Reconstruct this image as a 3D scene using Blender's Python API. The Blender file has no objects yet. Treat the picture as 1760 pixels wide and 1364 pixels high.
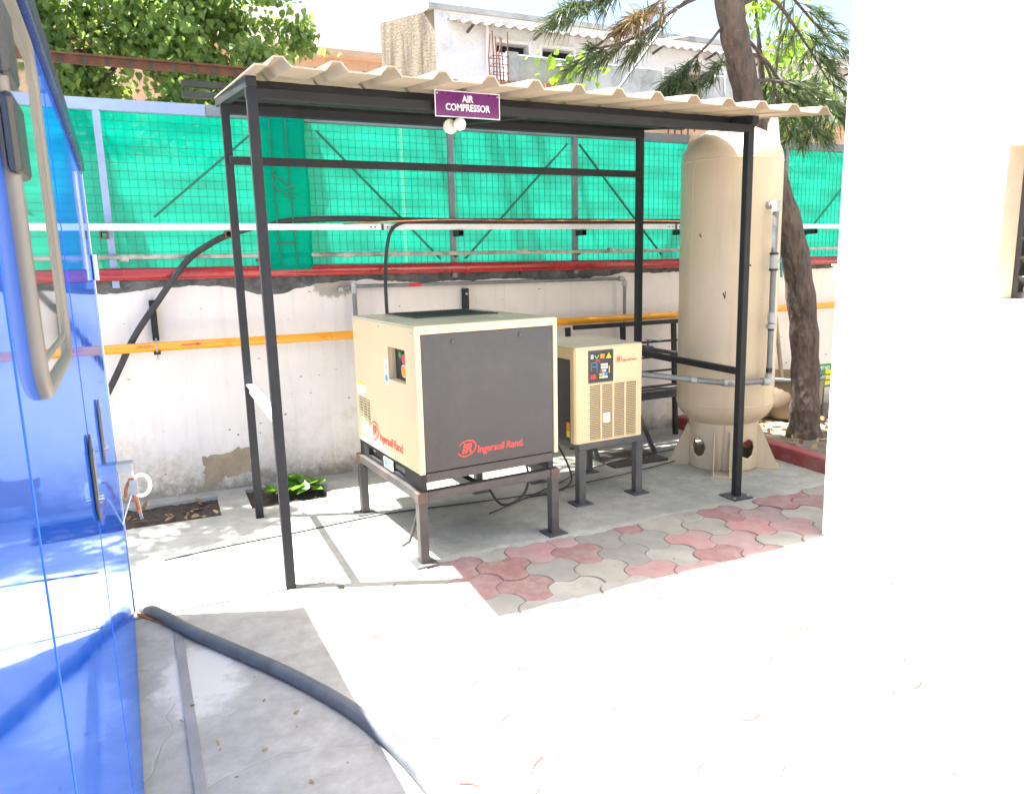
import bpy, bmesh, math, random
import numpy as np
from mathutils import Matrix, Vector
R = math.radians
random.seed(11)
rng = np.random.default_rng(5)
S = bpy.context.scene
COL = S.collection

# ------------------------------------------------------------------ camera, sky, sun, exposure
YAW, PITCH, ROLL = -0.437166, 0.18357, 0.021096
fwd = Vector((-math.sin(YAW)*math.cos(PITCH), math.cos(YAW)*math.cos(PITCH), -math.sin(PITCH)))
rgt = Vector((math.cos(YAW), math.sin(YAW), 0)); dwn = fwd.cross(rgt)
r2 = math.cos(ROLL)*rgt + math.sin(ROLL)*dwn
d2 = -math.sin(ROLL)*rgt + math.cos(ROLL)*dwn
cam = bpy.data.objects.new('camera', bpy.data.cameras.new('camera')); COL.objects.link(cam)
mw = Matrix((r2, -d2, -fwd)).transposed().to_4x4(); mw.translation = (0, 0, 1.55)
cam.matrix_world = mw
cam.data.sensor_fit = 'HORIZONTAL'; cam.data.sensor_width = 36; cam.data.lens = 1277.26/1760*36
cam.data.clip_start = 0.02; cam.data.clip_end = 2000
S.camera = cam

SUN = Vector((-0.35, 0.14, 1.0)).normalized()            # towards the sun
w = bpy.data.worlds.new('World'); S.world = w; w.use_nodes = True
wn = w.node_tree.nodes; wl = w.node_tree.links
sky = wn.new('ShaderNodeTexSky'); sky.sky_type = 'NISHITA'; sky.sun_disc = False
sky.sun_elevation = math.asin(SUN.z); sky.sun_rotation = math.atan2(SUN.x, SUN.y)
sky.dust_density = 4.5; sky.air_density = 1.0; sky.ozone_density = 1.0
wl.new(sky.outputs[0], wn['Background'].inputs[0]); wn['Background'].inputs[1].default_value = 0.07
sl = bpy.data.lights.new('sun', 'SUN'); sl.energy = 5.0; sl.angle = R(0.53); sl.color = (1, 0.95, 0.87)
so = bpy.data.objects.new('sun', sl); COL.objects.link(so)
so.rotation_euler = SUN.to_track_quat('Z', 'Y').to_euler(); so.location = (-3, 1, 9)
S.render.engine = 'CYCLES'
S.view_settings.view_transform = 'Standard'; S.view_settings.look = 'None'
S.view_settings.exposure = 2.82; S.view_settings.gamma = 1.0
S.cycles.max_bounces = 8; S.cycles.diffuse_bounces = 4; S.cycles.transparent_max_bounces = 16

# ------------------------------------------------------------------ materials
MATS = {}
class NT:
    def __init__(s, name):
        s.m = bpy.data.materials.new(name); s.m.use_nodes = True
        s.n = s.m.node_tree.nodes; s.l = s.m.node_tree.links
        s.b = s.n['Principled BSDF']; s.out = s.n['Material Output']
        MATS[name] = s.m
    def node(s, t, **k):
        n = s.n.new(t)
        for a, v in k.items(): setattr(n, a, v)
        return n
    def coord(s, kind='Object'):
        return s.node('ShaderNodeTexCoord').outputs[kind]
    def pos(s):
        return s.node('ShaderNodeNewGeometry').outputs['Position']
    def noise(s, vec, scale, detail=6, rough=.6, stretch=None):
        if stretch:
            mp = s.node('ShaderNodeMapping'); mp.inputs['Scale'].default_value = stretch
            s.l.new(vec, mp.inputs[0]); vec = mp.outputs[0]
        n = s.node('ShaderNodeTexNoise'); n.inputs['Scale'].default_value = scale
        n.inputs['Detail'].default_value = detail; n.inputs['Roughness'].default_value = rough
        s.l.new(vec, n.inputs['Vector']); return n.outputs['Fac']
    def ramp(s, fac, a, b, ca=0., cb=1.):
        n = s.node('ShaderNodeMapRange'); n.inputs['From Min'].default_value = a; n.inputs['From Max'].default_value = b
        n.inputs['To Min'].default_value = ca; n.inputs['To Max'].default_value = cb; n.clamp = True
        s.l.new(fac, n.inputs['Value']); return n.outputs[0]
    def mix(s, fac, a, b):
        n = s.node('ShaderNodeMix', data_type='RGBA')
        for i, v in ((0, fac), (6, a), (7, b)):
            if isinstance(v, (int, float)): n.inputs[i].default_value = v
            elif isinstance(v, (tuple, list)): n.inputs[i].default_value = (*v[:3], 1)
            else: s.l.new(v, n.inputs[i])
        return n.outputs[2]
    def math(s, op, a, b=None):
        n = s.node('ShaderNodeMath', operation=op)
        for i, v in enumerate((a, b)):
            if v is None: continue
            if isinstance(v, (int, float)): n.inputs[i].default_value = v
            else: s.l.new(v, n.inputs[i])
        return n.outputs[0]
    def sep(s, vec):
        n = s.node('ShaderNodeSeparateXYZ'); s.l.new(vec, n.inputs[0]); return n.outputs
    def bump(s, h, strength=.3, dist=.01):
        n = s.node('ShaderNodeBump'); n.inputs['Strength'].default_value = strength; n.inputs['Distance'].default_value = dist
        s.l.new(h, n.inputs['Height']); s.l.new(n.outputs[0], s.b.inputs['Normal'])
    def col(s, c):
        if isinstance(c, (tuple, list)): s.b.inputs['Base Color'].default_value = (*c[:3], 1)
        else: s.l.new(c, s.b.inputs['Base Color'])
    def setp(s, **k):
        for a, v in k.items():
            a = a.replace('_', ' ')
            if isinstance(v, (int, float, tuple)): s.b.inputs[a].default_value = v
            else: s.l.new(v, s.b.inputs[a])

def simple(name, c, rough=.6, metal=0., var=.18, scale=6., bump=.15, dist=.004, dirt=None, dirtamt=.5, coord='Object', dscale=None, coat=0):
    t = NT(name); v = t.coord(coord) if coord != 'pos' else t.pos()
    n1 = t.noise(v, scale, 8, .65)
    lo = tuple(x*(1-var) for x in c); hi = tuple(min(1, x*(1+var)) for x in c)
    cc = t.mix(t.ramp(n1, .3, .7), lo, hi)
    if dirt:
        n2 = t.noise(v, dscale or scale*.37, 9, .7)
        cc = t.mix(t.math('MULTIPLY', t.ramp(n2, .48, .68), dirtamt), cc, dirt)
    t.col(cc)
    t.setp(Roughness=t.ramp(n1, .25, .75, max(0, rough-.08), min(1, rough+.08)), Metallic=metal)
    if coat: t.setp(Coat_Weight=coat, Coat_Roughness=.05)
    if bump: t.bump(t.noise(v, scale*6, 5, .6), bump, dist)
    return t.m

def rand_mat(name, c, rough, dirt, dscale=9., dirtamt=.6, spread=.35, bump=.4):
    """stone-like material that differs from object to object"""
    t = NT(name); v = t.pos()
    oi = t.node('ShaderNodeObjectInfo').outputs['Random']
    n1 = t.noise(v, 14, 8, .7); n2 = t.noise(v, dscale, 8, .65); n3 = t.noise(v, 130, 3, .7)
    cc = t.mix(t.ramp(n1, .3, .7), tuple(x*.78 for x in c), tuple(x*1.15 for x in c))
    hs = t.node('ShaderNodeHueSaturation'); t.l.new(cc, hs.inputs['Color'])
    t.l.new(t.ramp(oi, 0, 1, 1-spread*.6, 1+spread*.5), hs.inputs['Value'])
    sat = t.math('FRACT', t.math('MULTIPLY', oi, 7.31)); t.l.new(t.ramp(sat, 0, 1, .65, 1.15), hs.inputs['Saturation'])
    cc = t.mix(t.math('MULTIPLY', t.ramp(n2, .46, .66), dirtamt), hs.outputs[0], dirt)
    cc = t.mix(t.ramp(n3, .66, .75), cc, tuple(x*.35 for x in c))
    t.col(cc); t.setp(Roughness=rough); t.bump(t.math('ADD', n3, n1), bump, .003)
    return t.m

# concrete slab with damp patches, cracks, pale splash
def concrete(name, base, stain, splash=None):
    t = NT(name); v = t.pos()
    big = t.noise(v, 1.6, 8, .65); mid = t.noise(v, 9, 8, .7); fine = t.noise(v, 160, 3, .7)
    cc = t.mix(t.ramp(mid, .3, .7), tuple(x*.74 for x in base), tuple(x*1.16 for x in base))
    cc = t.mix(t.math('MULTIPLY', t.ramp(big, .45, .68), .75), cc, stain)
    cc = t.mix(t.math('MULTIPLY', t.ramp(fine, .6, .75), .35), cc, tuple(x*.45 for x in base))
    vo = t.node('ShaderNodeTexVoronoi', feature='DISTANCE_TO_EDGE'); vo.inputs['Scale'].default_value = .75
    wv = t.node('ShaderNodeVectorMath', operation='ADD'); nn = t.node('ShaderNodeTexNoise'); nn.inputs['Scale'].default_value = 3.
    t.l.new(v, nn.inputs['Vector']); t.l.new(v, wv.inputs[0])
    sc = t.node('ShaderNodeVectorMath', operation='SCALE'); sc.inputs['Scale'].default_value = .35
    t.l.new(nn.outputs['Color'], sc.inputs[0]); t.l.new(sc.outputs[0], wv.inputs[1]); t.l.new(wv.outputs[0], vo.inputs['Vector'])
    crack = t.ramp(vo.outputs['Distance'], .0015, .004, 1, 0)
    cc = t.mix(t.math('MULTIPLY', crack, .1), cc, tuple(x*.3 for x in base))
    if splash:
        x0, y0, r, colr = splash
        xs = t.sep(v); dx = t.math('SUBTRACT', xs[0], x0); dy = t.math('SUBTRACT', xs[1], y0)
        d = t.math('SQRT', t.math('ADD', t.math('MULTIPLY', dx, dx), t.math('MULTIPLY', t.math('MULTIPLY', dy, dy), .3)))
        d = t.math('ADD', d, t.math('MULTIPLY', t.math('SUBTRACT', mid, .5), .3))
        cc = t.mix(t.math('MULTIPLY', t.ramp(d, r*.6, r, 1, 0), .8), cc, colr)
    t.col(cc); t.setp(Roughness=.85); t.bump(t.math('ADD', t.math('ADD', mid, fine), t.math('MULTIPLY', crack, -1)), .35, .004)
    return t.m
concrete('slab', (.355, .345, .315), (.25, .242, .22), (.0, 2.86, .17, (.60, .58, .54)))
concrete('slab_green', (.355, .36, .325), (.235, .245, .215))
simple('earth', (.26, .22, .17), .95, var=.4, scale=5, bump=.6, dist=.02, coord='pos')
simple('soil', (.075, .06, .047), .95, var=.5, scale=30, bump=.9, dist=.02, coord='pos')
simple('litter_soil', (.2, .165, .125), .95, var=.5, scale=22, bump=.9, dist=.02, coord='pos')
rand_mat('paver_red', (.36, .205, .195), .85, (.31, .265, .235), 7., .8)
rand_mat('paver_grey', (.34, .325, .28), .85, (.22, .225, .19), 7., .8)
simple('paver_sand', (.14, .13, .11), .95, bump=.5, coord='pos')

def lime_wall():
    t = NT('limewash'); v = t.pos(); xs = t.sep(v)
    n = t.noise(v, 2.2, 9, .68); f = t.noise(v, 26, 6, .7); streak = t.noise(v, 4, 6, .6, (6, 1, .35))
    base = t.mix(t.ramp(n, .35, .7), (.80, .745, .695), (.70, .655, .61))
    base = t.mix(t.math('MULTIPLY', t.ramp(streak, .52, .75), .22), base, (.45, .42, .36))
    # damp, mouldy foot of the wall
    h = t.math('ADD', xs[2], t.math('MULTIPLY', t.math('SUBTRACT', t.noise(v, 3.2, 8, .7), .5), -1.1))
    base = t.mix(t.math('MULTIPLY', t.ramp(h, .02, .42, 1, 0), t.ramp(f, .35, .62, .2, .9)), base, (.42, .34, .205))
    h2 = t.math('ADD', xs[2], t.math('MULTIPLY', t.math('SUBTRACT', t.noise(v, 9, 8, .75), .5), -.5))
    base = t.mix(t.math('MULTIPLY', t.ramp(h2, .0, .13, 1, 0), .8), base, (.2, .185, .14))
    # small chips
    c = t.noise(v, 17, 2, .5, (1, 1, 1.6)); base = t.mix(t.ramp(c, .735, .75), base, (.2, .18, .15))
    # broken plaster round the pipe hole
    dx = t.math('SUBTRACT', xs[0], 1.13); dz = t.math('SUBTRACT', xs[2], 1.40)
    d = t.math('SQRT', t.math('ADD', t.math('MULTIPLY', t.math('MULTIPLY', dx, dx), .45), t.math('MULTIPLY', dz, dz)))
    d = t.math('ADD', d, t.math('MULTIPLY', t.math('SUBTRACT', f, .5), .10))
    base = t.mix(t.ramp(d, .085, .105, 1, 0), base, t.mix(f, (.30, .27, .21), (.48, .44, .37)))
    t.col(base); t.setp(Roughness=.9)
    t.bump(t.math('ADD', n, t.math('MULTIPLY', f, .6)), .4, .012)
lime_wall()
simple('bare_plaster', (.36, .285, .185), .95, var=.25, scale=8, bump=.5, dist=.006, dirt=(.26, .22, .16), dirtamt=.6, coord='pos')
simple('bitumen', (.085, .09, .09), .85, var=.5, scale=14, bump=.8, dist=.015, dirt=(.3, .29, .27), dirtamt=.5, coord='pos')
simple('trim_reveal_shade', (.66, .58, .45), .7, var=.12, scale=5, coord='pos')  # cream border colour, with the shade of the window reveal put into it
simple('white_paint_wall', (.82, .80, .76), .8, var=.03, scale=3, bump=.1, coord='pos')

def net_mat():
    t = NT('green_net'); v = t.pos()
    n = t.noise(v, 3.5, 5, .6); wv = t.noise(v, 9, 4, .6, (.25, 1, 5)); fine = t.noise(v, 220, 2, .5)
    c = t.mix(t.ramp(n, .3, .7), (.0, .43, .305), (.004, .53, .385))
    c = t.mix(t.math('MULTIPLY', t.ramp(wv, .56, .72), .3), c, (.02, .58, .42))
    c = t.mix(t.math('MULTIPLY', t.ramp(fine, .45, .7), .4), c, (0, .22, .13))
    d = t.node('ShaderNodeBsdfDiffuse'); tr = t.node('ShaderNodeBsdfTranslucent'); tp = t.node('ShaderNodeBsdfTransparent')
    t.l.new(c, d.inputs[0]); t.l.new(c, tr.inputs[0]); tp.inputs[0].default_value = (.45, .9, .75, 1)
    bp = t.node('ShaderNodeBump'); bp.inputs['Strength'].default_value = .25; bp.inputs['Distance'].default_value = .01
    t.l.new(wv, bp.inputs['Height']); t.l.new(bp.outputs[0], d.inputs['Normal'])
    m1 = t.node('ShaderNodeMixShader'); m1.inputs[0].default_value = .55; t.l.new(d.outputs[0], m1.inputs[1]); t.l.new(tr.outputs[0], m1.inputs[2])
    m2 = t.node('ShaderNodeMixShader'); m2.inputs[0].default_value = .12; t.l.new(m1.outputs[0], m2.inputs[1]); t.l.new(tp.outputs[0], m2.inputs[2])
    t.l.new(m2.outputs[0], t.out.inputs[0])
net_mat()
simple('net_wire', (.0, .15, .10), .6, var=.2)
simple('fence_frame', (.16, .19, .21), .55, var=.2, dirt=(.2, .12, .07), dirtamt=.3)
simple('fence_frame_blue', (.27, .36, .52), .55, var=.12, dirt=(.2, .14, .1), dirtamt=.25)
simple('fence_brace', (.01, .14, .09), .6)
simple('black_steel', (.008, .0095, .0125), .62, var=.35, scale=9, bump=.2, dist=.002, dirt=(.03, .029, .029), dirtamt=.4)
simple('grey_steel', (.06, .065, .073), .45, var=.25, scale=9, bump=.2, dist=.002, dirt=(.17, .15, .13), dirtamt=.4)
simple('brown_steel', (.048, .046, .047), .5, var=.25, scale=9, bump=.2, dist=.002, dirt=(.14, .10, .08), dirtamt=.45)
simple('joint_rust', (.085, .06, .05), .7, var=.3, scale=20, bump=.3, dirt=(.24, .09, .05), dirtamt=.6)
simple('rust', (.15, .06, .036), .85, var=.4, scale=14, bump=.5, dist=.004)
simple('white_rail', (.78, .79, .79), .4, var=.06, scale=5, dirt=(.5, .46, .40), dirtamt=.35)
simple('weathered_conduit', (.40, .385, .33), .75, var=.4, scale=12, dirt=(.07, .065, .06), dirtamt=.9, coord='pos')
simple('red_pipe', (.36, .02, .022), .28, var=.25, scale=4, bump=.1, dirt=(.12, .04, .04), dirtamt=.4, coord='pos', coat=.4)
simple('yellow_pipe', (.80, .33, .012), .3, var=.08, scale=4, bump=.05, dirt=(.45, .2, .03), dirtamt=.35, coord='pos', coat=.3)
simple('galvanised', (.20, .215, .225), .5, metal=.5, var=.25, scale=14, dirt=(.2, .19, .17), dirtamt=.5)
simple('galv_fitting', (.38, .39, .385), .45, metal=.4, var=.2, scale=14)
simple('rubber', (.022, .023, .024), .55, var=.35, scale=11, bump=.3, dist=.002, dirt=(.07, .066, .06), dirtamt=.5)
simple('blue_grey_hose', (.085, .096, .108), .5, var=.3, scale=10, bump=.3, dist=.003, dirt=(.13, .13, .125), dirtamt=.5)
simple('flat_strip', (.23, .225, .225), .6, var=.2, dirt=(.3, .29, .27), dirtamt=.4, coord='pos')
simple('beige_paint', (.63, .51, .315), .42, var=.04, scale=3, bump=.12, dist=.001, dirt=(.55, .45, .31), dirtamt=.3)
simple('beige_green_reflect', (.52, .50, .37), .22, var=.03, scale=3, bump=.05, dirt=(.47, .45, .33), dirtamt=.3)  # casing beige with a greenish reflection mixed into the colour
def tank_paint():
    t = NT('tank_paint'); v = t.coord(); n = t.noise(v, 2.4, 8, .65); st = t.noise(v, 5, 7, .7, (2.2, 2.2, .16)); f = t.noise(v, 34, 4, .6)
    c = t.mix(t.ramp(n, .3, .7), (.50, .415, .295), (.585, .495, .36))
    c = t.mix(t.math('MULTIPLY', t.ramp(st, .54, .74), .35), c, (.33, .25, .16))
    c = t.mix(t.ramp(f, .74, .78), c, (.26, .17, .10))
    t.col(c); t.setp(Roughness=t.ramp(n, .3, .7, .3, .45)); t.bump(t.math('ADD', n, t.math('MULTIPLY', f, .2)), .18, .008)
tank_paint()
simple('charcoal_panel', (.019, .0225, .029), .36, var=.18, scale=7, bump=.5, dist=.0015, dirt=(.045, .043, .04), dirtamt=.5)
simple('dark_void', (.012, .012, .013), .8, bump=0)
simple('black_plastic', (.02, .021, .023), .4, var=.2)
simple('logo_red', (.62, .035, .03), .45, var=.03, bump=0)
simple('white_plastic', (.80, .79, .74), .45, var=.04)
simple('cream_plastic', (.74, .70, .56), .45, var=.06)
simple('sticker_white', (.80, .82, .85), .5, var=.04, bump=0)
simple('sticker_yellow', (.85, .60, .02), .5, var=.04, bump=0)
simple('sticker_orange', (.88, .28, .01), .5, var=.04, bump=0)
simple('sticker_blue', (.03, .30, .62), .5, var=.04, bump=0)
simple('sticker_green', (.25, .62, .08), .5, var=.04, bump=0)
simple('sticker_grey', (.45, .46, .47), .5, var=.04, bump=0)
simple('knob_red', (.65, .02, .03), .35, var=.05, bump=0)
simple('knob_green', (.02, .30, .08), .35, var=.05, bump=0)
simple('sign_purple', (.115, .012, .12), .3, var=.12, scale=3, bump=0)
simple('sign_green', (.02, .22, .06), .4, var=.1, bump=0)
simple('roof_sheet', (.46, .37, .26), .5, var=.12, scale=3, bump=.1, dist=.002, dirt=(.31, .25, .185), dirtamt=.6)
simple('kerb_red', (.28, .055, .06), .7, var=.25, scale=9, bump=.4, dist=.004, dirt=(.3, .22, .2), dirtamt=.5, coord='pos')
simple('valve_teal', (.02, .16, .17), .5)
simple('stainless', (.55, .55, .55), .25, metal=.9, var=.1)
simple('grey_gasket', (.13, .12, .108), .45, var=.12, scale=5, bump=.1)
simple('trim_blue', (.01, .10, .55), .6, var=.05, bump=0)
simple('navy', (.004, .008, .05), .3, var=.1)
simple('ribbon', (.36, .12, .05), .8, var=.4, scale=40)

def canopy_paint():
    t = NT('canopy_blue'); v = t.coord()
    n = t.noise(v, 2.0, 3, .5); sm_ = t.noise(v, 7, 6, .7, (1, 1, .3))
    gl_ = t.node('ShaderNodeBsdfGlossy'); gl_.inputs['Color'].default_value = (.50, .67, 1., 1); t.l.new(t.ramp(sm_, .35, .75, .02, .09), gl_.inputs['Roughness'])
    df_ = t.node('ShaderNodeBsdfDiffuse'); df_.inputs['Color'].default_value = (.01, .13, .85, 1)
    bp = t.node('ShaderNodeBump'); bp.inputs['Strength'].default_value = .04; bp.inputs['Distance'].default_value = .02
    t.l.new(n, bp.inputs['Height']); t.l.new(bp.outputs[0], gl_.inputs['Normal'])
    mx = t.node('ShaderNodeMixShader'); mx.inputs[0].default_value = .74
    t.l.new(df_.outputs[0], mx.inputs[1]); t.l.new(gl_.outputs[0], mx.inputs[2]); t.l.new(mx.outputs[0], t.out.inputs[0])
canopy_paint()
def glass():
    t = NT('window_glass'); t.col((.12, .16, .16)); t.setp(Roughness=.06, Coat_Weight=1.0, Coat_Roughness=.03)
glass()
def bark():
    t = NT('bark'); v = t.coord(); n = t.noise(v, 14, 8, .7, (1, 1, .3)); vo = t.node('ShaderNodeTexVoronoi'); vo.inputs['Scale'].default_value = 26
    mp = t.node('ShaderNodeMapping'); mp.inputs['Scale'].default_value = (1, 1, .45); t.l.new(v, mp.inputs[0]); t.l.new(mp.outputs[0], vo.inputs[0])
    c = t.mix(t.ramp(n, .3, .7), (.05, .04, .037), (.15, .115, .10))
    c = t.mix(t.math('MULTIPLY', t.ramp(t.noise(v, 40, 3, .6), .68, .74), .5), c, (.4, .37, .33))
    t.col(c); t.setp(Roughness=.95); t.bump(t.math('ADD', n, vo.outputs['Distance']), 1., .03)
bark()
def leaf(name, a, b, trans):
    t = NT(name); g = t.node('ShaderNodeNewGeometry').outputs['Random Per Island']
    c = t.mix(g, a, b)
    d = t.node('ShaderNodeBsdfPrincipled'); d.inputs['Roughness'].default_value = .38
    tr = t.node('ShaderNodeBsdfTranslucent'); t.l.new(c, d.inputs['Base Color'])
    c2 = t.mix(.5, c, trans); t.l.new(c2, tr.inputs[0])
    m = t.node('ShaderNodeMixShader'); m.inputs[0].default_value = .38
    t.l.new(d.outputs[0], m.inputs[1]); t.l.new(tr.outputs[0], m.inputs[2]); t.l.new(m.outputs[0], t.out.inputs[0])
leaf('leaf_fig', (.06, .145, .04), (.23, .33, .10), (.46, .60, .11))
leaf('leaf_bright', (.10, .22, .02), (.20, .33, .03), (.35, .5, .03))
leaf('needle', (.04, .075, .03), (.09, .125, .06), (.16, .21, .07))
leaf('needle_brown', (.10, .075, .035), (.17, .12, .06), (.2, .15, .06))
leaf('leaf_ground', (.05, .16, .02), (.12, .26, .04), (.25, .42, .03))
leaf('leaf_dry', (.22, .13, .06), (.42, .30, .16), (.3, .2, .1))

def weathered(name, base, stain, amt=.8, stretch=(2.2, 2.2, .35), sc=1.3, lo=.46, hi=.66):
    t = NT(name); v = t.pos(); n = t.noise(v, sc, 9, .7, stretch); n2 = t.noise(v, 2.5, 8, .7); f = t.noise(v, 30, 4, .7)
    c = t.mix(t.ramp(n2, .3, .7), tuple(x*.9 for x in base), base)
    c = t.mix(t.math('MULTIPLY', t.ramp(n, lo, hi), amt), c, stain)
    c = t.mix(t.math('MULTIPLY', t.ramp(f, .55, .7), .25), c, tuple(x*.5 for x in stain))
    t.col(c); t.setp(Roughness=.92); t.bump(t.math('ADD', n, f), .5, .03)
weathered('far_white', (.78, .80, .84), (.36, .38, .42), .8, (1, 1, 1), .9, .52, .7)
weathered('far_streaked', (.19, .165, .125), (.05, .042, .032), .85, (3.5, 3.5, .5), 1.3, .45, .62)
weathered('far_grey', (.44, .45, .46), (.17, .175, .17), .8, (1, 1, .8), 1.6)
weathered('far_peach', (.62, .42, .30), (.42, .30, .22), .5)
weathered('far_pale', (.80, .80, .80), (.30, .31, .33), .6, (3, 3, .5), 1.2, .62, .75)
simple('far_asbestos', (.36, .33, .29), .9, var=.25, scale=5, coord='pos')
simple('brick_far', (.34, .15, .09), .9, var=.4, scale=9, coord='pos')
simple('basin_clay', (.27, .21, .145), .85, var=.2, dirt=(.2, .17, .13), coord='pos')

# ------------------------------------------------------------------ mesh helpers
class MB:
    def __init__(s): s.v = []; s.f = []
    def add(s, v, f):
        o = len(s.v); s.v += [tuple(p) for p in v]; s.f += [tuple(i+o for i in q) for q in f]; return s
    def box(s, a, b):
        (x0, y0, z0), (x1, y1, z1) = a, b
        return s.add([(x0,y0,z0),(x1,y0,z0),(x1,y1,z0),(x0,y1,z0),(x0,y0,z1),(x1,y0,z1),(x1,y1,z1),(x0,y1,z1)],
              [(0,3,2,1),(4,5,6,7),(0,1,5,4),(1,2,6,5),(2,3,7,6),(3,0,4,7)])
    def bar(s, p, q, wx, wy=None, up=(0, 0, 1)):
        """rectangular bar from p to q"""
        wy = wy or wx; p = Vector(p); q = Vector(q); d = (q-p).normalized(); u = Vector(up)
        if abs(d.dot(u)) > .98: u = Vector((0, 1, 0))
        a = d.cross(u).normalized(); b = a.cross(d).normalized()
        vs = []
        for o in (p, q):
            for sa, sb in ((-1,-1),(1,-1),(1,1),(-1,1)): vs.append(o + a*sa*wx/2 + b*sb*wy/2)
        return s.add(vs, [(0,1,2,3),(7,6,5,4),(0,4,5,1),(1,5,6,2),(2,6,7,3),(3,7,4,0)])
    def tube(s, pts, r, n=12, cap=True):
        pts = [Vector(p) for p in pts]; rs = r if isinstance(r, (list, tuple)) else [r]*len(pts)
        t0 = (pts[1]-pts[0]).normalized(); ref = Vector((0, 0, 1)) if abs(t0.z) < .9 else Vector((1, 0, 0))
        a = t0.cross(ref).normalized(); o = len(s.v); m = len(pts)
        for i, p in enumerate(pts):
            t = (pts[min(i+1, m-1)]-pts[max(i-1, 0)]).normalized()
            a = (a - t*a.dot(t)).normalized(); b = t.cross(a)
            for k in range(n):
                th = 2*math.pi*k/n; s.v.append(tuple(p + (a*math.cos(th)+b*math.sin(th))*rs[i]))
        for i in range(m-1):
            for k in range(n):
                k2 = (k+1) % n; s.f.append((o+i*n+k, o+i*n+k2, o+(i+1)*n+k2, o+(i+1)*n+k))
        if cap:
            s.f.append(tuple(o+k for k in reversed(range(n)))); s.f.append(tuple(o+(m-1)*n+k for k in range(n)))
        return s
    def lathe(s, prof, n=48, c=(0, 0)):
        o = len(s.v)
        for r, z in prof:
            for k in range(n):
                th = 2*math.pi*k/n; s.v.append((c[0]+r*math.cos(th), c[1]+r*math.sin(th), z))
        for i in range(len(prof)-1):
            for k in range(n):
                k2 = (k+1) % n; s.f.append((o+i*n+k, o+i*n+k2, o+(i+1)*n+k2, o+(i+1)*n+k))
        return s
    def prism(s, poly, h, M=None):
        """polygon in local xy pushed along local z by h, placed with matrix M"""
        M = M or Matrix(); n = len(poly)
        vs = [M @ Vector((x, y, 0)) for x, y in poly] + [M @ Vector((x, y, h)) for x, y in poly]
        return s.add(vs, [tuple(reversed(range(n))), tuple(range(n, 2*n))] + [(i, (i+1) % n, n+(i+1) % n, n+i) for i in range(n)])
    def plate(s, u0, u1, w0, w1, holes, M, th):
        """plate in local xy (z from 0 to th) with rectangular holes"""
        us = sorted({u0, u1, *[h[0] for h in holes], *[h[1] for h in holes]})
        ws = sorted({w0, w1, *[h[2] for h in holes], *[h[3] for h in holes]})
        def solid(i, j):
            if i < 0 or j < 0 or i >= len(us)-1 or j >= len(ws)-1: return False
            x, y = (us[i]+us[i+1])/2, (ws[j]+ws[j+1])/2
            return not any(h[0] < x < h[1] and h[2] < y < h[3] for h in holes)
        def quad(*p): s.add([M @ Vector(q) for q in p], [(0, 1, 2, 3)])
        for i in range(len(us)-1):
            for j in range(len(ws)-1):
                if not solid(i, j): continue
                a, b, c, d = us[i], us[i+1], ws[j], ws[j+1]
                quad((a,c,th),(b,c,th),(b,d,th),(a,d,th)); quad((a,d,0),(b,d,0),(b,c,0),(a,c,0))
                if not solid(i-1, j): quad((a,c,0),(a,c,th),(a,d,th),(a,d,0))
                if not solid(i+1, j): quad((b,d,0),(b,d,th),(b,c,th),(b,c,0))
                if not solid(i, j-1): quad((b,c,0),(b,c,th),(a,c,th),(a,c,0))
                if not solid(i, j+1): quad((a,d,0),(a,d,th),(b,d,th),(b,d,0))
        return s
    def mesh(s, name, smooth=False):
        me = bpy.data.meshes.new(name); me.from_pydata(s.v, [], s.f)
        bm = bmesh.new(); bm.from_mesh(me); bmesh.ops.remove_doubles(bm, verts=bm.verts, dist=1e-5)
        bmesh.ops.recalc_face_normals(bm, faces=bm.faces); bm.to_mesh(me); bm.free()
        if smooth:
            for p in me.polygons: p.use_smooth = True
            me.set_sharp_from_angle(angle=R(42))
        return me
    def obj(s, name, mat, parent=None, smooth=False, bevel=0, label=None, kind=None, solid=0):
        o = bpy.data.objects.new(name, s.mesh(name, smooth)); COL.objects.link(o)
        o.data.materials.append(MATS[mat]); o.parent = parent
        if solid: m = o.modifiers.new('s', 'SOLIDIFY'); m.thickness = solid; m.offset = 0
        if bevel:
            m = o.modifiers.new('b', 'BEVEL'); m.width = bevel; m.segments = 2; m.limit_method = 'ANGLE'; m.harden_normals = False
        if label: o['label'] = label
        if kind: o['kind'] = kind
        return o

def raw(name, v, f, mat, parent=None, smooth=False, kind=None):
    me = bpy.data.meshes.new(name); me.from_pydata(v, [], f); me.update()
    if smooth: me.polygons.foreach_set('use_smooth', [True]*len(me.polygons))
    o = bpy.data.objects.new(name, me); COL.objects.link(o); me.materials.append(MATS[mat]); o.parent = parent
    if kind: o['kind'] = kind
    return o
def thing(name, label, cat, loc=(0, 0, 0), rz=0, group=None):
    o = bpy.data.objects.new(name, None); COL.objects.link(o); o.location = loc; o.rotation_euler = (0, 0, rz)
    o.empty_display_size = .1
    return tag(o, label, cat, group)
def tag(o, label, cat, group=None):
    o['label'] = label; o['category'] = cat
    if group: o['group'] = group
    return o
def inst(name, me, mat, parent, loc=(0, 0, 0), rot=(0, 0, 0), scale=(1, 1, 1)):
    o = bpy.data.objects.new(name, me); COL.objects.link(o); o.parent = parent
    if mat and not me.materials: me.materials.append(MATS[mat])
    o.location = loc; o.rotation_euler = rot; o.scale = scale; return o
def struct(o):
    o['kind'] = 'structure'; return o
def frame(o, x, y, z):
    """matrix with origin o and the three axes given"""
    m = Matrix((Vector(x), Vector(y), Vector(z))).transposed().to_4x4(); m.translation = Vector(o); return m
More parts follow.
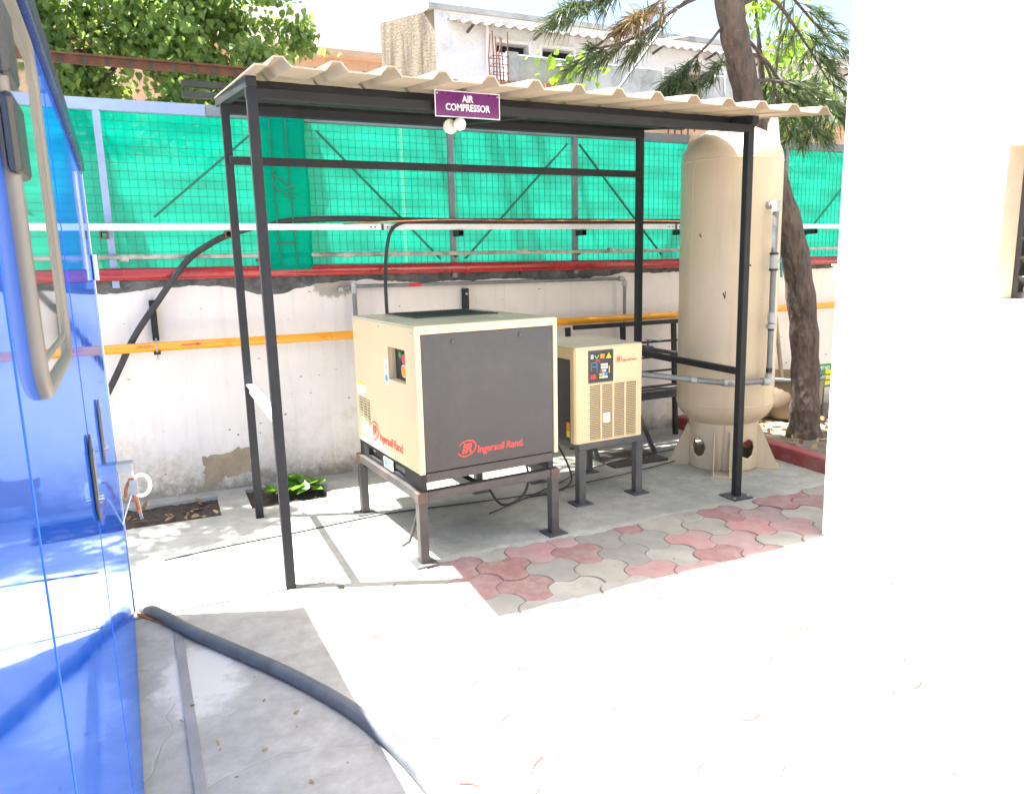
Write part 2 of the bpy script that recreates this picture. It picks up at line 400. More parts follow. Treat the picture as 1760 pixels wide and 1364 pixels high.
def smooth_path(pts, k=8):
    pts = [Vector(p) for p in pts]; out = []
    P = [pts[0]*2-pts[1]] + pts + [pts[-1]*2-pts[-2]]
    for i in range(1, len(P)-2):
        a, b, c, d = P[i-1:i+3]
        for j in range(k):
            t = j/k
            out.append(.5*((2*b)+(c-a)*t+(2*a-5*b+4*c-d)*t*t+(3*b-a-3*c+d)*t**3))
    out.append(pts[-1]); return out
def bend(pts, r=.05, k=5):
    """polyline with rounded corners"""
    pts = [Vector(p) for p in pts]; out = [pts[0]]
    for i in range(1, len(pts)-1):
        a = (pts[i-1]-pts[i]).normalized(); b = (pts[i+1]-pts[i]).normalized()
        for j in range(k+1):
            t = j/k; p = pts[i]+a*r; q = pts[i]+b*r
            out.append((1-t)**2*p + 2*t*(1-t)*pts[i] + t*t*q)
    out.append(pts[-1]); return out
def text(body, size, M, mat, parent, th=.0012, name='lettering', bold=.012, shear=0, align='LEFT', xs=1., spacing=1., lines=1.):
    cu = bpy.data.curves.new('t', 'FONT'); cu.body = body; cu.size = size; cu.extrude = th; cu.offset = bold*size
    cu.shear = shear; cu.align_x = align; cu.space_character = spacing; cu.space_line = lines; cu.resolution_u = 3
    o = bpy.data.objects.new('t', cu); COL.objects.link(o)
    me = bpy.data.meshes.new_from_object(o.evaluated_get(bpy.context.evaluated_depsgraph_get()))
    bpy.data.objects.remove(o); bpy.data.curves.remove(cu)
    me.transform(Matrix.Diagonal((xs, 1, 1, 1))); me.transform(M)
    me.materials.clear(); me.materials.append(MATS[mat]); me.name = name
    o = bpy.data.objects.new(name, me); COL.objects.link(o); o.parent = parent; return o

# ------------------------------------------------------------------ ground
g = MB().add([(-400,-400,-.12),(400,-400,-.12),(400,900,-.12),(-400,900,-.12)], [(0,1,2,3)]).obj('ground', 'earth'); struct(g)

SLABZ = .006
P1 = (-.62, .225, 4.82, 5.26); P2 = (.41, .91, 4.86, 5.31)      # two planting pockets against the wall
sm = MB()
M0 = Matrix.Translation((0, 0, -.11))
sm.plate(-2.6, 4.14, 3.52, 5.42, [P1, P2], M0, .11+SLABZ)
shed_slab = struct(sm.obj('shed_pavement', 'slab_green'))
# feathered cement lip between slab and pavers
lip = MB(); xs = np.linspace(.64, 4.14, 130); vs = []; fs = []
for i, x in enumerate(xs):
    a = 3.455 + .018*math.sin(x*5.1)+.022*rng.random()+.012*math.sin(17*x)
    vs += [(x, 3.53, SLABZ+.002), (x, a+.03, SLABZ), (x, a, -.012)]
    if i: o = 3*i; fs += [(o-3, o-2, o+1, o), (o-2, o-1, o+2, o+1)]
lip.add(vs, fs).obj('cement_lip', 'slab_green', shed_slab, True)
yard = MB().box((-2.6, -3, -.11), (.645, 3.505, SLABZ)).obj('yard_pavement', 'slab'); struct(yard)
MB().box((-2.6, 3.503, -.11), (.66, 3.523, SLABZ-.014)).obj('joint', 'dark_void', yard)
soil = MB()
for n, (a, b, c, d) in enumerate((P1, P2)):
    vs = []; fs = []; N = 22
    for j in range(N+1):
        for i in range(N+1):
            vs.append((a-.01+(b-a+.02)*i/N, c-.01+(d-c+.02)*j/N, -.028+.022*rng.random()))
    for j in range(N):
        for i in range(N):
            k = j*(N+1)+i; fs.append((k, k+1, k+N+2, k+N+1))
    struct(raw('soil', vs, fs, 'soil', None, True))

# three-lobed interlocking pavers
PITCH_P = .25
def hex_outline(p, gap=.0026, amp=.030, k=5):
    s = p/math.sqrt(3); pts = []
    for e in range(6):
        ang = R(30+60*e); nx, ny = math.cos(ang), math.sin(ang); tx, ty = -ny, nx
        sg = 1 if e % 2 == 0 else -1
        for j in range(k):
            u = j/k; o = p/2 + sg*amp*math.sin(math.pi*u)*(1 if sg > 0 else 1)
            v = (u-.5)*s
            pts.append((nx*(o-gap)+tx*v*(1-gap*4), ny*(o-gap)+ty*v*(1-gap*4)))
    return pts
outl = hex_outline(PITCH_P); n = len(outl)
ins = [(x*.975, y*.975) for x, y in outl]
pv = [(x, y, -.055) for x, y in outl] + [(x, y, -.003) for x, y in outl] + [(x, y, 0) for x, y in ins]
pf = []
for lv in (0, n):
    pf += [(lv+i, lv+(i+1) % n, lv+n+(i+1) % n, lv+n+i) for i in range(n)]
pf.append(tuple(range(2*n, 3*n)))
def paver_mesh(mat):
    me = bpy.data.meshes.new('paver'); me.from_pydata(pv, [], pf); me.update(); me.materials.append(MATS[mat]); return me
pm_r, pm_g = paver_mesh('paver_red'), paver_mesh('paver_grey')
pave = MB().box((.64, -4, -.11), (4.14, 3.53, -.0058)).obj('paved_yard', 'paver_sand'); struct(pave)
a1 = Vector((PITCH_P*math.cos(R(-30)), PITCH_P*math.sin(R(-30)))); a2 = Vector((0, -PITCH_P))
org = Vector((1.685, 3.131)); far_v = []; far_f = []; cnt = 0
for i in range(-30, 31):
    for j in range(-30, 31):
        q = org + a1*i + a2*j
        if not (.62 < q.x < 4.16 and -3.8 < q.y < 3.6): continue
        if q.x > 3.4 and q.y < 2.7: continue
        red = ((i+j*0+100) // 2 + (j+100) // 2) % 2 == 1
        if q.y > 1.1:
            o = inst('paver', pm_r if red else pm_g, None, pave, (q.x, q.y, rng.normal(0, .0017)), (rng.normal(0, .008), rng.normal(0, .008), rng.normal(0, .008))); cnt += 1
        else:
            b = len(far_v); far_v += [(x+q.x, y+q.y, z) for x, y, z in pv]; far_f += [tuple(t+b for t in f) for f in pf]
raw('paver_field', far_v, far_f, 'paver_grey', pave, kind='stuff')

# red kerb, tree bed
kerb = tag(bpy.data.objects.new('tree_bed_kerb', None), 'low dark red painted kerb edging the tree bed beside the tank', 'kerb'); COL.objects.link(kerb); kerb.location = (4.2, 4.5, 0)
for k in range(4):
    y0 = 3.05+.585*k
    MB().box((-.055, y0-4.5, -.1), (.055, y0+.577-4.5, .115)).obj('kerbstone', 'kerb_red', kerb, bevel=.012)
vs = []; fs = []; N = 46
for j in range(N+1):
    for i in range(N+1):
        x = 4.22+3.2*i/N; y = 2.9+2.52*j/N
        vs.append((x, y, .03+.035*math.sin(3*x+2*y)*.5+.025*rng.random()))
for j in range(N):
    for i in range(N): k = j*(N+1)+i; fs.append((k, k+1, k+N+2, k+N+1))
struct(raw('tree_bed_soil', vs, fs, 'litter_soil', None, True))

def leaf_shape(kind='heart'):
    if kind == 'heart':
        p = [(0, 0), (.22, -.1), (.46, .08), (.5, .34), (.32, .68), (.08, .92), (0, 1.18)]
    else:
        p = [(0, 0), (.16, .15), (.22, .42), (.16, .72), (0, 1)]
    L = [(x, y, .22*abs(x)) for x, y in p]; Rr = [(-x, y, .22*abs(x)) for x, y in p[1:-1]]
    v = L + Rr; m = len(p)
    return np.array(v), [tuple(range(m)), tuple([0]+[m-1]+list(range(2*m-3, m-1, -1)))]
def scatter_leaves(name, pts, sizes, mat, parent, kind='heart', droop=.9, st=None, tilt=.7):
    lv, lf = leaf_shape(kind); V = []; F = []
    for p, s in zip(pts, sizes):
        az = rng.uniform(0, 2*math.pi); pit = -rng.normal(droop, .45); rl = rng.normal(0, tilt)
        M = (Matrix.Rotation(az, 3, 'Z') @ Matrix.Rotation(pit, 3, 'X') @ Matrix.Rotation(rl, 3, 'Y'))
        q = lv @ np.array(M).T * s + np.array(p); b = len(V); V += q.tolist(); F += [tuple(i+b for i in f) for f in lf]
    return raw(name, V, F, mat, parent, kind=st)
lp = [(rng.uniform(4.3, 6.0), rng.uniform(3.2, 5.3), .085) for _ in range(170)]
ll = scatter_leaves('fallen_leaves', lp, rng.uniform(.04, .10, 170), 'leaf_dry', None, 'lance', 0, 'stuff', .3)
ll['label'] = 'dry brown leaves littering the soil round the tree'; ll['category'] = 'leaf litter'
lp = [(rng.uniform(-.3, .2), rng.uniform(4.86, 5.2), .0) for _ in range(26)]
ll = scatter_leaves('dry_twigs', lp, rng.uniform(.04, .09, 26), 'leaf_dry', None, 'lance', 0, 'stuff', .3)
ll['label'] = 'dry leaf scraps on the dark soil of the empty planting pocket'; ll['category'] = 'leaf litter'

# low green plant in the second pocket, each leaf a part
pl = thing('ground_plant', 'leafy bright green creeping plant in the soil pocket by the wall', 'plant', (.7, 5.07, 0))
lv, lf = leaf_shape('heart'); lv = lv + np.array([0, 0, 0])
lme = bpy.data.meshes.new('leaf'); lme.from_pydata(lv.tolist(), [], lf); lme.update(); lme.materials.append(MATS['leaf_ground'])
for k in range(75):
    a = rng.uniform(0, 6.28); rr = math.sqrt(rng.random())
    x, y = .19*rr*math.cos(a)+.02, .15*rr*math.sin(a)+.02
    inst('leaf', lme, None, pl, (x, y, .03+.10*(1-rr)*rng.random()+.03*rng.random()), (rng.normal(.15, .35), rng.normal(0, .35), rng.uniform(0, 6.28)), (rng.uniform(.05, .085),)*3)
st = MB()
for k in range(9):
    a = rng.uniform(0, 6.28); st.tube([(0, 0, -.02), (.08*math.cos(a), .06*math.sin(a), .06), (.16*math.cos(a), .12*math.sin(a), .05)], .004, 6)
st.obj('stem', 'leaf_ground', pl)

# ------------------------------------------------------------------ boundary wall and what hangs on it
WY = 5.40
wall = thing('boundary_wall', 'long whitewashed plaster wall with damp stained foot and broken dark top edge', 'wall', (0, WY, 0))
nx = 260; vs = []; fs = []
def topz(x): return 1.44+.012*math.sin(3.3*x)+.006*math.sin(11*x)
wb = MB().box((-8, 0, -.1), (12, .23, 1.43)).obj('plaster', 'limewash', wall)
xs = np.linspace(-8, 12, 900); lo = 1.405+.018*np.sin(1.7*xs)+.012*np.sin(5.3*xs+1)+.02*(np.convolve(rng.random(900), np.ones(5)/5, 'same')-.5)*2
lo -= .06*np.exp(-((xs-.72)/.25)**2)
cp = MB(); vs = []; fs = []
for i, x in enumerate(xs):
    yj = -.012-.010*rng.random()
    vs += [(x, -.002, lo[i]-.004), (x, yj, lo[i]+.012*rng.random()), (x, yj-.006*rng.random(), 1.455+.01*rng.random()), (x, .12, 1.475+.012*rng.random()), (x, .24, 1.44)]
    if i:
        o = 5*i
        for k in range(4): fs.append((o-5+k, o-4+k, o+1+k, o+k))
cp.add(vs, fs).obj('coping', 'bitumen', wall, True)
# exposed plaster patch (flaked whitewash, slightly recessed render edge standing proud)
def ragged(cx, cz, pts, jit=.008, sub=5):
    out = []
    for i in range(len(pts)):
        a, b = pts[i], pts[(i+1) % len(pts)]
        for k in range(sub):
            t = k/sub; out.append((cx+a[0]*(1-t)+b[0]*t+rng.normal(0, jit), cz+a[1]*(1-t)+b[1]*t+rng.normal(0, jit)))
    return out
Mw = frame((0, 0, 0), (1, 0, 0), (0, 0, 1), (0, -1, 0))
MB().prism(ragged(0, 0, [(.155, .25), (.27, .26), (.40, .28), (.48, .285), (.485, .11), (.40, .09), (.30, .10), (.22, .03), (.14, .01), (.17, .12)]), .005, Mw).obj('bare_patch', 'bare_plaster', wall)
MB().prism(ragged(0, 0, [(.28, .085), (.38, .10), (.46, .115), (.49, .09), (.48, .015), (.3, .01)], .005), .009, Mw).obj('plaster_flake', 'limewash', wall)

# green net fence on top of the wall
FY = WY+.02
fence = thing('net_fence', 'green shade net fence on steel frames along the top of the white wall', 'fence', (0, FY, 1.44))
Z0, Z1 = 1.50-1.44, 2.545-1.44
def net_sheet(x0, x1, z0, z1, y=0, amp=.007, nx=120, nz=26):
    vs = []; fs = []
    ph = rng.uniform(0, 9)
    for j in range(nz+1):
        for i in range(nx+1):
            x = x0+(x1-x0)*i/nx; z = z0+(z1-z0)*j/nz
            vs.append((x, y+amp*math.sin(9*x+ph+2*math.sin(3*z))*math.sin(14*z+ph+1.3*x)+amp*.6*math.sin(37*z+3*x+ph), z))
    for j in range(nz):
        for i in range(nx): k = j*(nx+1)+i; fs.append((k, k+1, k+nx+2, k+nx+1))
    return vs, fs
posts = [-3.2, -.24, 2.05, 3.11, 5.36, 7.6]
for a, b in zip(posts[:-1], posts[1:]):
    v, f = net_sheet(a, b, Z0, Z1, 0, .0035, int(60*(b-a)/1.0))
    raw('net', v, f, 'green_net', fence, True)
wm = MB()
for x in np.arange(-3.2, 7.6, .05): wm.box((x-.0012, -.0165, Z0+.02), (x+.0012, -.0135, Z1))
for z in np.arange(Z0+.04, Z1, .05): wm.box((-3.2, -.0195, z-.0012), (7.6, -.0165, z+.0012))
wm.obj('wire_mesh', 'net_wire', fence, kind='stuff')  # dark green, set in front to paint the wires' shadow lines on the net
for k, x in enumerate(posts):
    MB().box((x-.02, -.06, -.02), (x+.02, -.022, Z1)).obj('post', 'fence_frame_blue' if k < 2 else 'fence_frame', fence)
for a, b, m in ((-3.2, .38, 'fence_frame_blue'), (.38, 2.05, 'fence_frame'), (2.05, 4.3, 'fence_frame'), (4.3, 7.6, 'fence_frame')):
    MB().box((a+.003, -.07, Z1-.055), (b, -.024, Z1+.012)).obj('top_rail', m, fence)
for x0, z0, x1, z1 in ((.02, .42, .74, 1.03), (1.08, 1.0, 1.95, .12), (2.15, .12, 3.05, 1.0), (3.16, 1.0, 3.98, .12), (5.5, .12, 6.3, .9), (-1.2, .2, -.4, 1.0)):
    MB().bar((x0, -.03, z0), (x1, -.03, z1), .014, .014).obj('brace', 'fence_brace', fence)  # dark green bars before the net imitate shadows of the braces behind
# pillar wrapped in the same net, with a ladder shape showing through
wp = thing('wrapped_pillar', 'square pillar bulging forward, wrapped in green net with two dark cords', 'pillar', (.84, WY-.03, 1.46))
v = []; f = []; prof = [(-.17, .10), (-.165, -.03), (-.15, -.06), (.13, -.06), (.155, -.04), (.165, .10)]
NZ = 24
for j in range(NZ+1):
    z = .05+1.10*j/NZ
    for (x, y) in prof: v.append((x+.006*math.sin(9*z+x*20), y+.006*math.sin(14*z+x*9), z))
for j in range(NZ):
    for i in range(len(prof)-1): k = j*len(prof)+i; f.append((k, k+1, k+len(prof)+1, k+len(prof)))
raw('net_wrap', v, f, 'green_net', wp, False)
MB().box((-.175, -.068, 1.09), (.17, .1, 1.145)).obj('top_band', 'green_net', wp)
for x in (-.085, .02): MB().tube([(x, -.07, 1.13), (x+.005, -.068, .6), (x+.015, -.069, .08)], .006, 6).obj('cord', 'fence_brace', wp)
for z0, z1 in ((.68, .58), (.60, .52), (.33, .30), (.23, .22)): MB().bar((-.09, -.068, z0), (.05, -.068, z1), .012, .012).obj('rung', 'fence_brace', wp)

# rusty roof angle and dark bars behind the fence
ri = thing('rusty_girder', 'rusty brown steel angle girder above the net fence under the leafy tree', 'girder', (0, 6.2, 2.9))
MB().box((-2.2, 0, .03), (.95, .008, .085)).obj('web', 'rust', ri); MB().box((-2.2, -.05, .086), (.95, .008, .094)).obj('flange', 'rust', ri)
for x in np.arange(-2.0, .95, .14): MB().box((x, -.006, .035), (x+.02, -.001, .083)).obj('weld_tab', 'brown_steel', ri)
for x in (-2.0, .85): MB().box((x, .010, -2.9), (x+.06, .06, .08)).obj('post', 'rust', ri)
for zz, xx in ((2.862, .30), (2.785, .30)):
    b = MB().box((0, 0, 0), (1.6, .05, .045)).obj('dark_beam', 'brown_steel'); b.location = (xx, 6.32, zz)
    tag(b, 'dark brown steel beam end poking out behind the shed roof', 'beam', 'dark beams behind the shed')

# white cable rail with brackets
RY = WY-.10
rail = thing('cable_rail', 'long white steel channel rail mounted along the green net', 'rail', (0, RY, 1.772))
for a, b in ((-3.2, 1.48), (1.484, 4.05), (4.054, 7.2)):
    MB().box((a, -.012, 0), (b, .012, .042)).obj('channel', 'white_rail', rail, bevel=.002)
for x in (1.40, 1.43, 1.52, 1.55, 3.98, 4.02, 4.09, 4.12):
    MB().tube([(x, -.0125, .019), (x, -.0150, .019)], .0055, 8).obj('bolt_or_hole', 'dark_void', rail)  # dark discs paint the shaded bolt holes onto the channel
for x in (1.475, 4.045): MB().box((x, -.018, -.003), (x+.016, -.0125, .040)).obj('joint_plate', 'brown_steel', rail)
for x in (-.27, .45, 2.07, 3.13, 4.12, 5.66):
    br = MB().plate(-.022, .022, -.022, .022, [(-.016, .016, -.016, .016)], frame((x, -.035, -.026), (1, 0, 0), (0, 0, 1), (0, 1, 0)), .13).obj('bracket', 'rust' if x < 1 else 'black_steel', rail)
# weathered conduit + red fire pipe
cd = thing('old_conduit', 'thin weathered conduit with flaking paint above the red pipe', 'pipe', (0, WY-.065, 1.60))
MB().tube([(-3.2, 0, .015), (.4, 0, .01), (2.5, 0, .0), (7.2, 0, -.02)], .015, 10).obj('tube', 'weathered_conduit', cd, True)
for x in (-.2, 1.2, 1.55, 2.6, 3.4, 4.8): MB().tube([(x, 0, .003), (x+.05, 0, .003)], .021, 10).obj('coupling', 'weathered_conduit', cd, True)
for x in (.62, 2.05, 3.12): MB().box((x, .0, -.03), (x+.02, .09, -.014)).obj('clip', 'brown_steel', cd)
rp = thing('red_pipe', 'long glossy dark red pipe running just above the wall top', 'pipe', (0, WY-.045, 1.50))
MB().tube([(-3.2, 0, .012), (1, 0, 0), (3, 0, -.01), (7.2, 0, -.035)], .040, 20).obj('tube', 'red_pipe', rp, True)
for x in (-.6, 2.12, 4.6): MB().tube([(x, 0, .002-.005*x), (x+.035, 0, .002-.005*x)], .0445, 20).obj('collar', 'red_pipe', rp, True)
for x in (-.4, .9, 2.6, 4.0): MB().box((x, .0, -.07), (x+.03, .05, -.03)).obj('saddle', 'brown_steel', rp)
# yellow gas pipe with brackets
yp = thing('yellow_pipe', 'straight orange yellow pipe fixed halfway up the white wall', 'pipe', (0, WY-.16, 1.045))
MB().tube([(-3.2, 0, 0), (7.2, 0, 0)], .030, 20).obj('tube', 'yellow_pipe', yp, True)
for x in (.55, 3.66): MB().tube([(x, 0, 0), (x+.012, 0, 0)], .0325, 20).obj('weld', 'yellow_pipe', yp, True)
text('IN GAS', .03, frame((-.16, -.0305, -.002), (1, 0, 0), (0, 0, 1), (0, -1, 0)), 'logo_red', yp, .0006, bold=.0)
MB().prism([(.10, .004), (.19, .004), (.19, .012), (.22, .0), (.19, -.012), (.19, -.004), (.10, -.004)], .001, frame((0, -.0302, .006), (1, 0, 0), (0, 0, 1), (0, -1, 0))).obj('flow_arrow', 'logo_red', yp)
for x in (-.045, 2.13, 4.6):
    MB().box((x-.02, .10, .03), (x+.02, .158, .29)).obj('bracket_plate', 'black_steel', yp, bevel=.002)
    MB().box((x-.02, -.05, -.045), (x+.02, .158, -.034)).obj('bracket_foot', 'black_steel', yp)
    MB().tube([(x, .05, .05), (x, .045, .035), (x, .0, .034), (x, -.033, .012), (x, -.034, -.03), (x, -.034, -.075)], .005, 6).obj('u_bolt', 'galv_fitting', yp)
    MB().tube([(x, .097, .25), (x, .1, .25)], .010, 8).obj('bolt_or_hole', 'galv_fitting', yp)

# galvanised air line on the wall
gl = thing('galvanised_line', 'thin grey galvanised pipe looping from the wall hole above the machines', 'pipe', (1.2, WY-.07, 1.38))
MB().tube(bend([(-.03, .08, -.02), (.0, -.005, -.01), (.06, -.005, .0), (2.36, -.005, -.012), (2.36, -.005, -1.1)], .035), .0135, 12).obj('tube', 'galvanised', gl, True)
MB().tube([(.062, -.006, .0), (.062, -.006, -.5)], .016, 12).obj('drop', 'galvanised', gl, True)
for p, q in (((-.03, .03, -.017), (-.005, -.0, -.014)), ((.06, -.006, .025), (.06, -.006, -.05)), ((.062, -.006, -.27), (.062, -.006, -.33)), ((2.30, -.005, -.012), (2.345, -.005, -.012)), ((2.36, -.005, -.03), (2.36, -.005, -.075))):
    MB().tube([p, q], .0215, 12).obj('fitting', 'galv_fitting', gl, True)
MB().tube([(.47, -.005, -.0025), (.56, -.005, -.003)], .0142, 12).obj('red_tape', 'knob_red', gl, True)

# thick black hose climbing onto the rail, thin cable dropping to the compressor
hs = MB().tube(smooth_path([(-.75, 5.2, .1), (-.52, 5.28, .48), (-.314, 5.295, .838), (-.170, 5.295, 1.107), (-.016, 5.290, 1.322), (.178, 5.288, 1.574), (.328, 5.295, 1.683), (.458, 5.322, 1.745), (.63, 5.33, 1.795), (.856, 5.315, 1.836), (1.239, 5.30, 1.850), (1.613, 5.30, 1.842), (2.0, 5.30, 1.835), (2.8, 5.30, 1.835), (3.6, 5.30, 1.835), (5.5, 5.30, 1.835)]),
     .020, 14).obj('black_hose', 'rubber', smooth=True)
tag(hs, 'thick black rubber hose arching up the wall onto the white rail', 'hose')
cb = MB().tube(smooth_path([(3.4, 5.27, 1.825), (2.2, 5.268, 1.824), (1.75, 5.265, 1.824), (1.62, 5.26, 1.818), (1.54, 5.255, 1.77), (1.50, 5.25, 1.66), (1.478, 5.245, 1.50), (1.465, 5.225, 1.30), (1.46, 5.17, 1.10), (1.47, 5.0, .92), (1.5, 4.75, .86), (1.5, 4.40, .86)]), .0125, 10).obj('black_cable', 'rubber', smooth=True)
tag(cb, 'thin black power cable bending off the rail down into the big compressor', 'cable')
oc = MB().tube(smooth_path([(1.2, 5.262, 1.812), (1.9, 5.235, 1.838), (2.6, 5.24, 1.834), (3.6, 5.25, 1.838), (4.3, 5.25, 1.83)]), .005, 6).obj('orange_wire', 'ribbon', smooth=True)
tag(oc, 'thin orange brown wire lying along the white rail', 'wire')

# ------------------------------------------------------------------ blue canopy (generator enclosure) on the left
ca = math.atan(.042)
can = thing('generator_canopy', 'glossy bright blue generator canopy reflecting the wall, with gasketed window', 'generator', (-.235, 3.55, 0), ca)
cbm = MB().box((-1.5, -3.4, .03), (0, 0, 1.93)).obj('body', 'canopy_blue', can, bevel=.012)
MB().box((-1.53, -3.43, 1.932), (.012, .012, 1.985)).obj('roof_gutter', 'navy', can, bevel=.004)
MB().box((-1.5, -3.4, 1.987), (-.02, -.02, 2.075)).obj('roof', 'canopy_blue', can, bevel=.01)
MB().box((-1.46, -3.36, .0), (-.03, -.03, .03)).obj('base', 'black_steel', can)
for y in (-1.87, -2.80):      # door seams: slim raised trim strips
    MB().box((.0, y-.0025, .10), (.0008, y+.0025, 1.90)).obj('door_trim', 'trim_blue', can)
MB().box((-.0, -.035, .04), (.004, -.012, 1.92)).obj('corner_trim', 'stainless', can, bevel=.001)
# window with thick rounded gasket
def round_rect(u0, u1, w0, w1, r, k=6):
    out = []
    for cx, cz, a0 in ((u1-r, w0+r, -90), (u1-r, w1-r, 0), (u0+r, w1-r, 90), (u0+r, w0+r, 180)):
        for j in range(k+1):
            a = R(a0+90*j/k); out.append((cx+r*math.cos(a), cz+r*math.sin(a)))
    return out
rr_ = round_rect(-2.67, -2.225, 1.42, 1.86, .055)
win = MB().prism(rr_, .004, frame((.002, 0, 0), (0, 1, 0), (0, 0, 1), (1, 0, 0))).obj('window', 'window_glass', can)
ring = [Vector((.003, u, w_)) for u, w_ in rr_]
MB().tube(ring+ring[:2], .0105, 10, False).obj('gasket', 'grey_gasket', win, True)
ring2 = [Vector((.004, u, w_)) for u, w_ in round_rect(-2.635, -2.26, 1.452, 1.828, .035)]
MB().tube(ring2+ring2[:2], .0055, 8, False).obj('inner_gasket', 'grey_gasket', win, True)
for z in (1.64, 1.73): MB().box((.004, -2.69, z), (.017, -2.60, z+.075)).obj('hinge', 'black_plastic', can, bevel=.006)
def latch(y, z0, z1, dark):
    l = MB().prism([(y-.03, z0+.03), (y-.012, z0), (y+.012, z0), (y+.03, z0+.03), (y+.03, z1-.03), (y+.012, z1), (y-.012, z1), (y-.03, z1-.03)], .005, frame((.001, 0, 0), (0, 1, 0), (0, 0, 1), (1, 0, 0))).obj('latch_plate', dark, can, bevel=.002)
    MB().box((.006, y-.012, z0+.05), (.008, y+.012, z1-.03)).obj('paddle', 'galvanised', l, bevel=.002)
    MB().tube([(.006, y, z0+.045), (.016, y, z0+.045)], .007, 12).obj('key_lock', 'stainless', l, True)
latch(-1.29, 1.02, 1.20, 'grey_steel'); latch(-1.90, 1.05, 1.225, 'black_plastic')
stp = MB().box((0, -.03, .0), (.006, .03, .30)).obj('door_stay', 'galv_fitting', can); stp.location = (0, -.75, 1.55); stp.rotation_euler = (R(8), 0, 0)
hg = MB(); [hg.tube([(.012, yy, 1.50), (.012, yy, 1.60)], .012, 10) for yy in (-.10, -.075, -.05)]
hg.obj('corner_hinge', 'stainless', can, True)
# bunch of keys hanging from a hasp at the corner
ky = thing('key_bunch', 'bunch of keys with white ring and orange ribbon hanging on the blue canopy', 'keys', (-.20, 3.38, .72))
MB().box((-.03, -.02, .0), (.035, .045, .035)).obj('hasp', 'galv_fitting', ky, bevel=.003)
ringp = [(.055+.034*math.cos(a), -.012+.01*math.sin(a), -.065+.042*math.sin(a)) for a in np.linspace(0, 2*math.pi, 22)]
MB().tube(ringp, .0085, 8, False).obj('white_ring', 'white_plastic', ky, True)
MB().tube([(.02, .0, .02), (.03, -.01, -.02), (.028, -.012, -.05)], .003, 6).obj('chain', 'stainless', ky)
MB().tube(smooth_path([(.028, -.02, -.03), (.02, -.022, -.08), (.034, -.02, -.13), (.038, -.02, -.18)]), .008, 8).obj('ribbon', 'ribbon', ky, True)
MB().tube(smooth_path([(.02, -.02, -.03), (.0, -.02, -.07), (-.005, -.02, -.11)]), .006, 8).obj('ribbon', 'ribbon', ky, True)
MB().box((.012, -.03, -.10), (.045, -.024, -.035)).obj('padlock', 'galv_fitting', ky, bevel=.003)
MB().bar((.016, -.02, -.10), (-.035, -.02, -.24), .016, .004).obj('key', 'white_plastic', ky, bevel=.001)
MB().bar((.035, -.02, -.11), (.045, -.02, -.21), .012, .003).obj('key', 'stainless', ky, bevel=.001)

dp = [(rng.uniform(-.15, .62), rng.uniform(1.7, 3.3), SLABZ+.004) for _ in range(26)] + [(rng.uniform(-.1, 3.6), rng.uniform(3.6, 5.2), SLABZ+.004) for _ in range(40)] + [(rng.uniform(1.2, 3.2), rng.uniform(2.75, 3.4), .004) for _ in range(14)]
ll = scatter_leaves('ground_debris', dp, rng.uniform(.008, .028, len(dp)), 'leaf_dry', None, 'lance', 0, 'stuff', .3)
ll['label'] = 'tiny dry leaf scraps scattered over the concrete and pavers'; ll['category'] = 'debris'
# foreground hose, earthing strip
fh = MB().tube(smooth_path([(-.20, 3.58, .027), (-.10, 3.40, .027), (-.015, 3.23, .027), (.135, 2.98, .027), (.312, 2.68, .027), (.458, 2.38, .027), (.525, 2.18, .027), (.572, 1.98, .027), (.60, 1.75, .027), (.61, 1.4, .027), (.60, .8, .027)]), .027, 18).obj('ground_hose', 'blue_grey_hose', smooth=True)
tag(fh, 'thick dark grey hose lying curved across the concrete beside the blue canopy', 'hose')
es = MB().bar((-.068, 3.40, .009), (-.028, 2.15, .009), .034, .008).bar((-.028, 2.15, .009), (.02, .8, .009), .034, .008).obj('earthing_strip', 'flat_strip')
tag(es, 'flat grey metal strip lying straight on the concrete under the hose', 'metal strip')
gw = MB().tube(smooth_path([(-.235, 3.56, .02), (-.19, 3.50, .012), (-.12, 3.40, .01)]), .006, 6).obj('stub_wire', 'ribbon'); tag(gw, 'short rusty wire at the end of the ground hose', 'wire')

# ------------------------------------------------------------------ shed
sh = thing('open_shed', 'open sided black steel shed with beige ribbed sheet roof', 'shed', (.44, 3.535, 0))
def SX(x, y, z): return (x-.44, y-3.535, z)
def roofz(y): return 2.305+.125*(y-3.2)
pw = .045
for (x, y, m) in ((.443, 3.535, 'black_steel'), (3.253, 3.567, 'black_steel'), (.434, 4.665, 'black_steel'), (3.24, 4.665, 'black_steel')):
    p = MB().box(SX(x-pw/2, y-pw/2, .0), SX(x+pw/2, y+pw/2, roofz(y)-.05)).obj('post', m, sh, bevel=.003)
    if x > 3:
        pp = MB().box(SX(x-.075, y-.075, SLABZ), SX(x+.075, y+.075, SLABZ+.01)).obj('foot_plate', 'grey_steel', p)
        for dx in (-.055, .055): MB().tube([SX(x+dx, y-.05, .012), SX(x+dx, y-.05, .022)], .009, 8).obj('bolt_or_hole', 'galv_fitting', p)
def beam(name, a, b, wx, wy, m='black_steel'): return MB().bar(SX(*a), SX(*b), wx, wy).obj(name, m, sh, bevel=.002)
beam('front_beam', (.418, 3.535, roofz(3.535)-.074), (3.277, 3.567, roofz(3.565)-.074), .044, .042)
beam('rear_beam', (.41, 4.665, roofz(4.665)-.078), (3.264, 4.665, roofz(4.665)-.078), .046, .05)
for x, x2 in ((.443, .434), (3.253, 3.24)): beam('side_beam', (x, 3.515, roofz(3.515)-.028), (x2, 4.95, roofz(4.95)-.028), .046, .046)
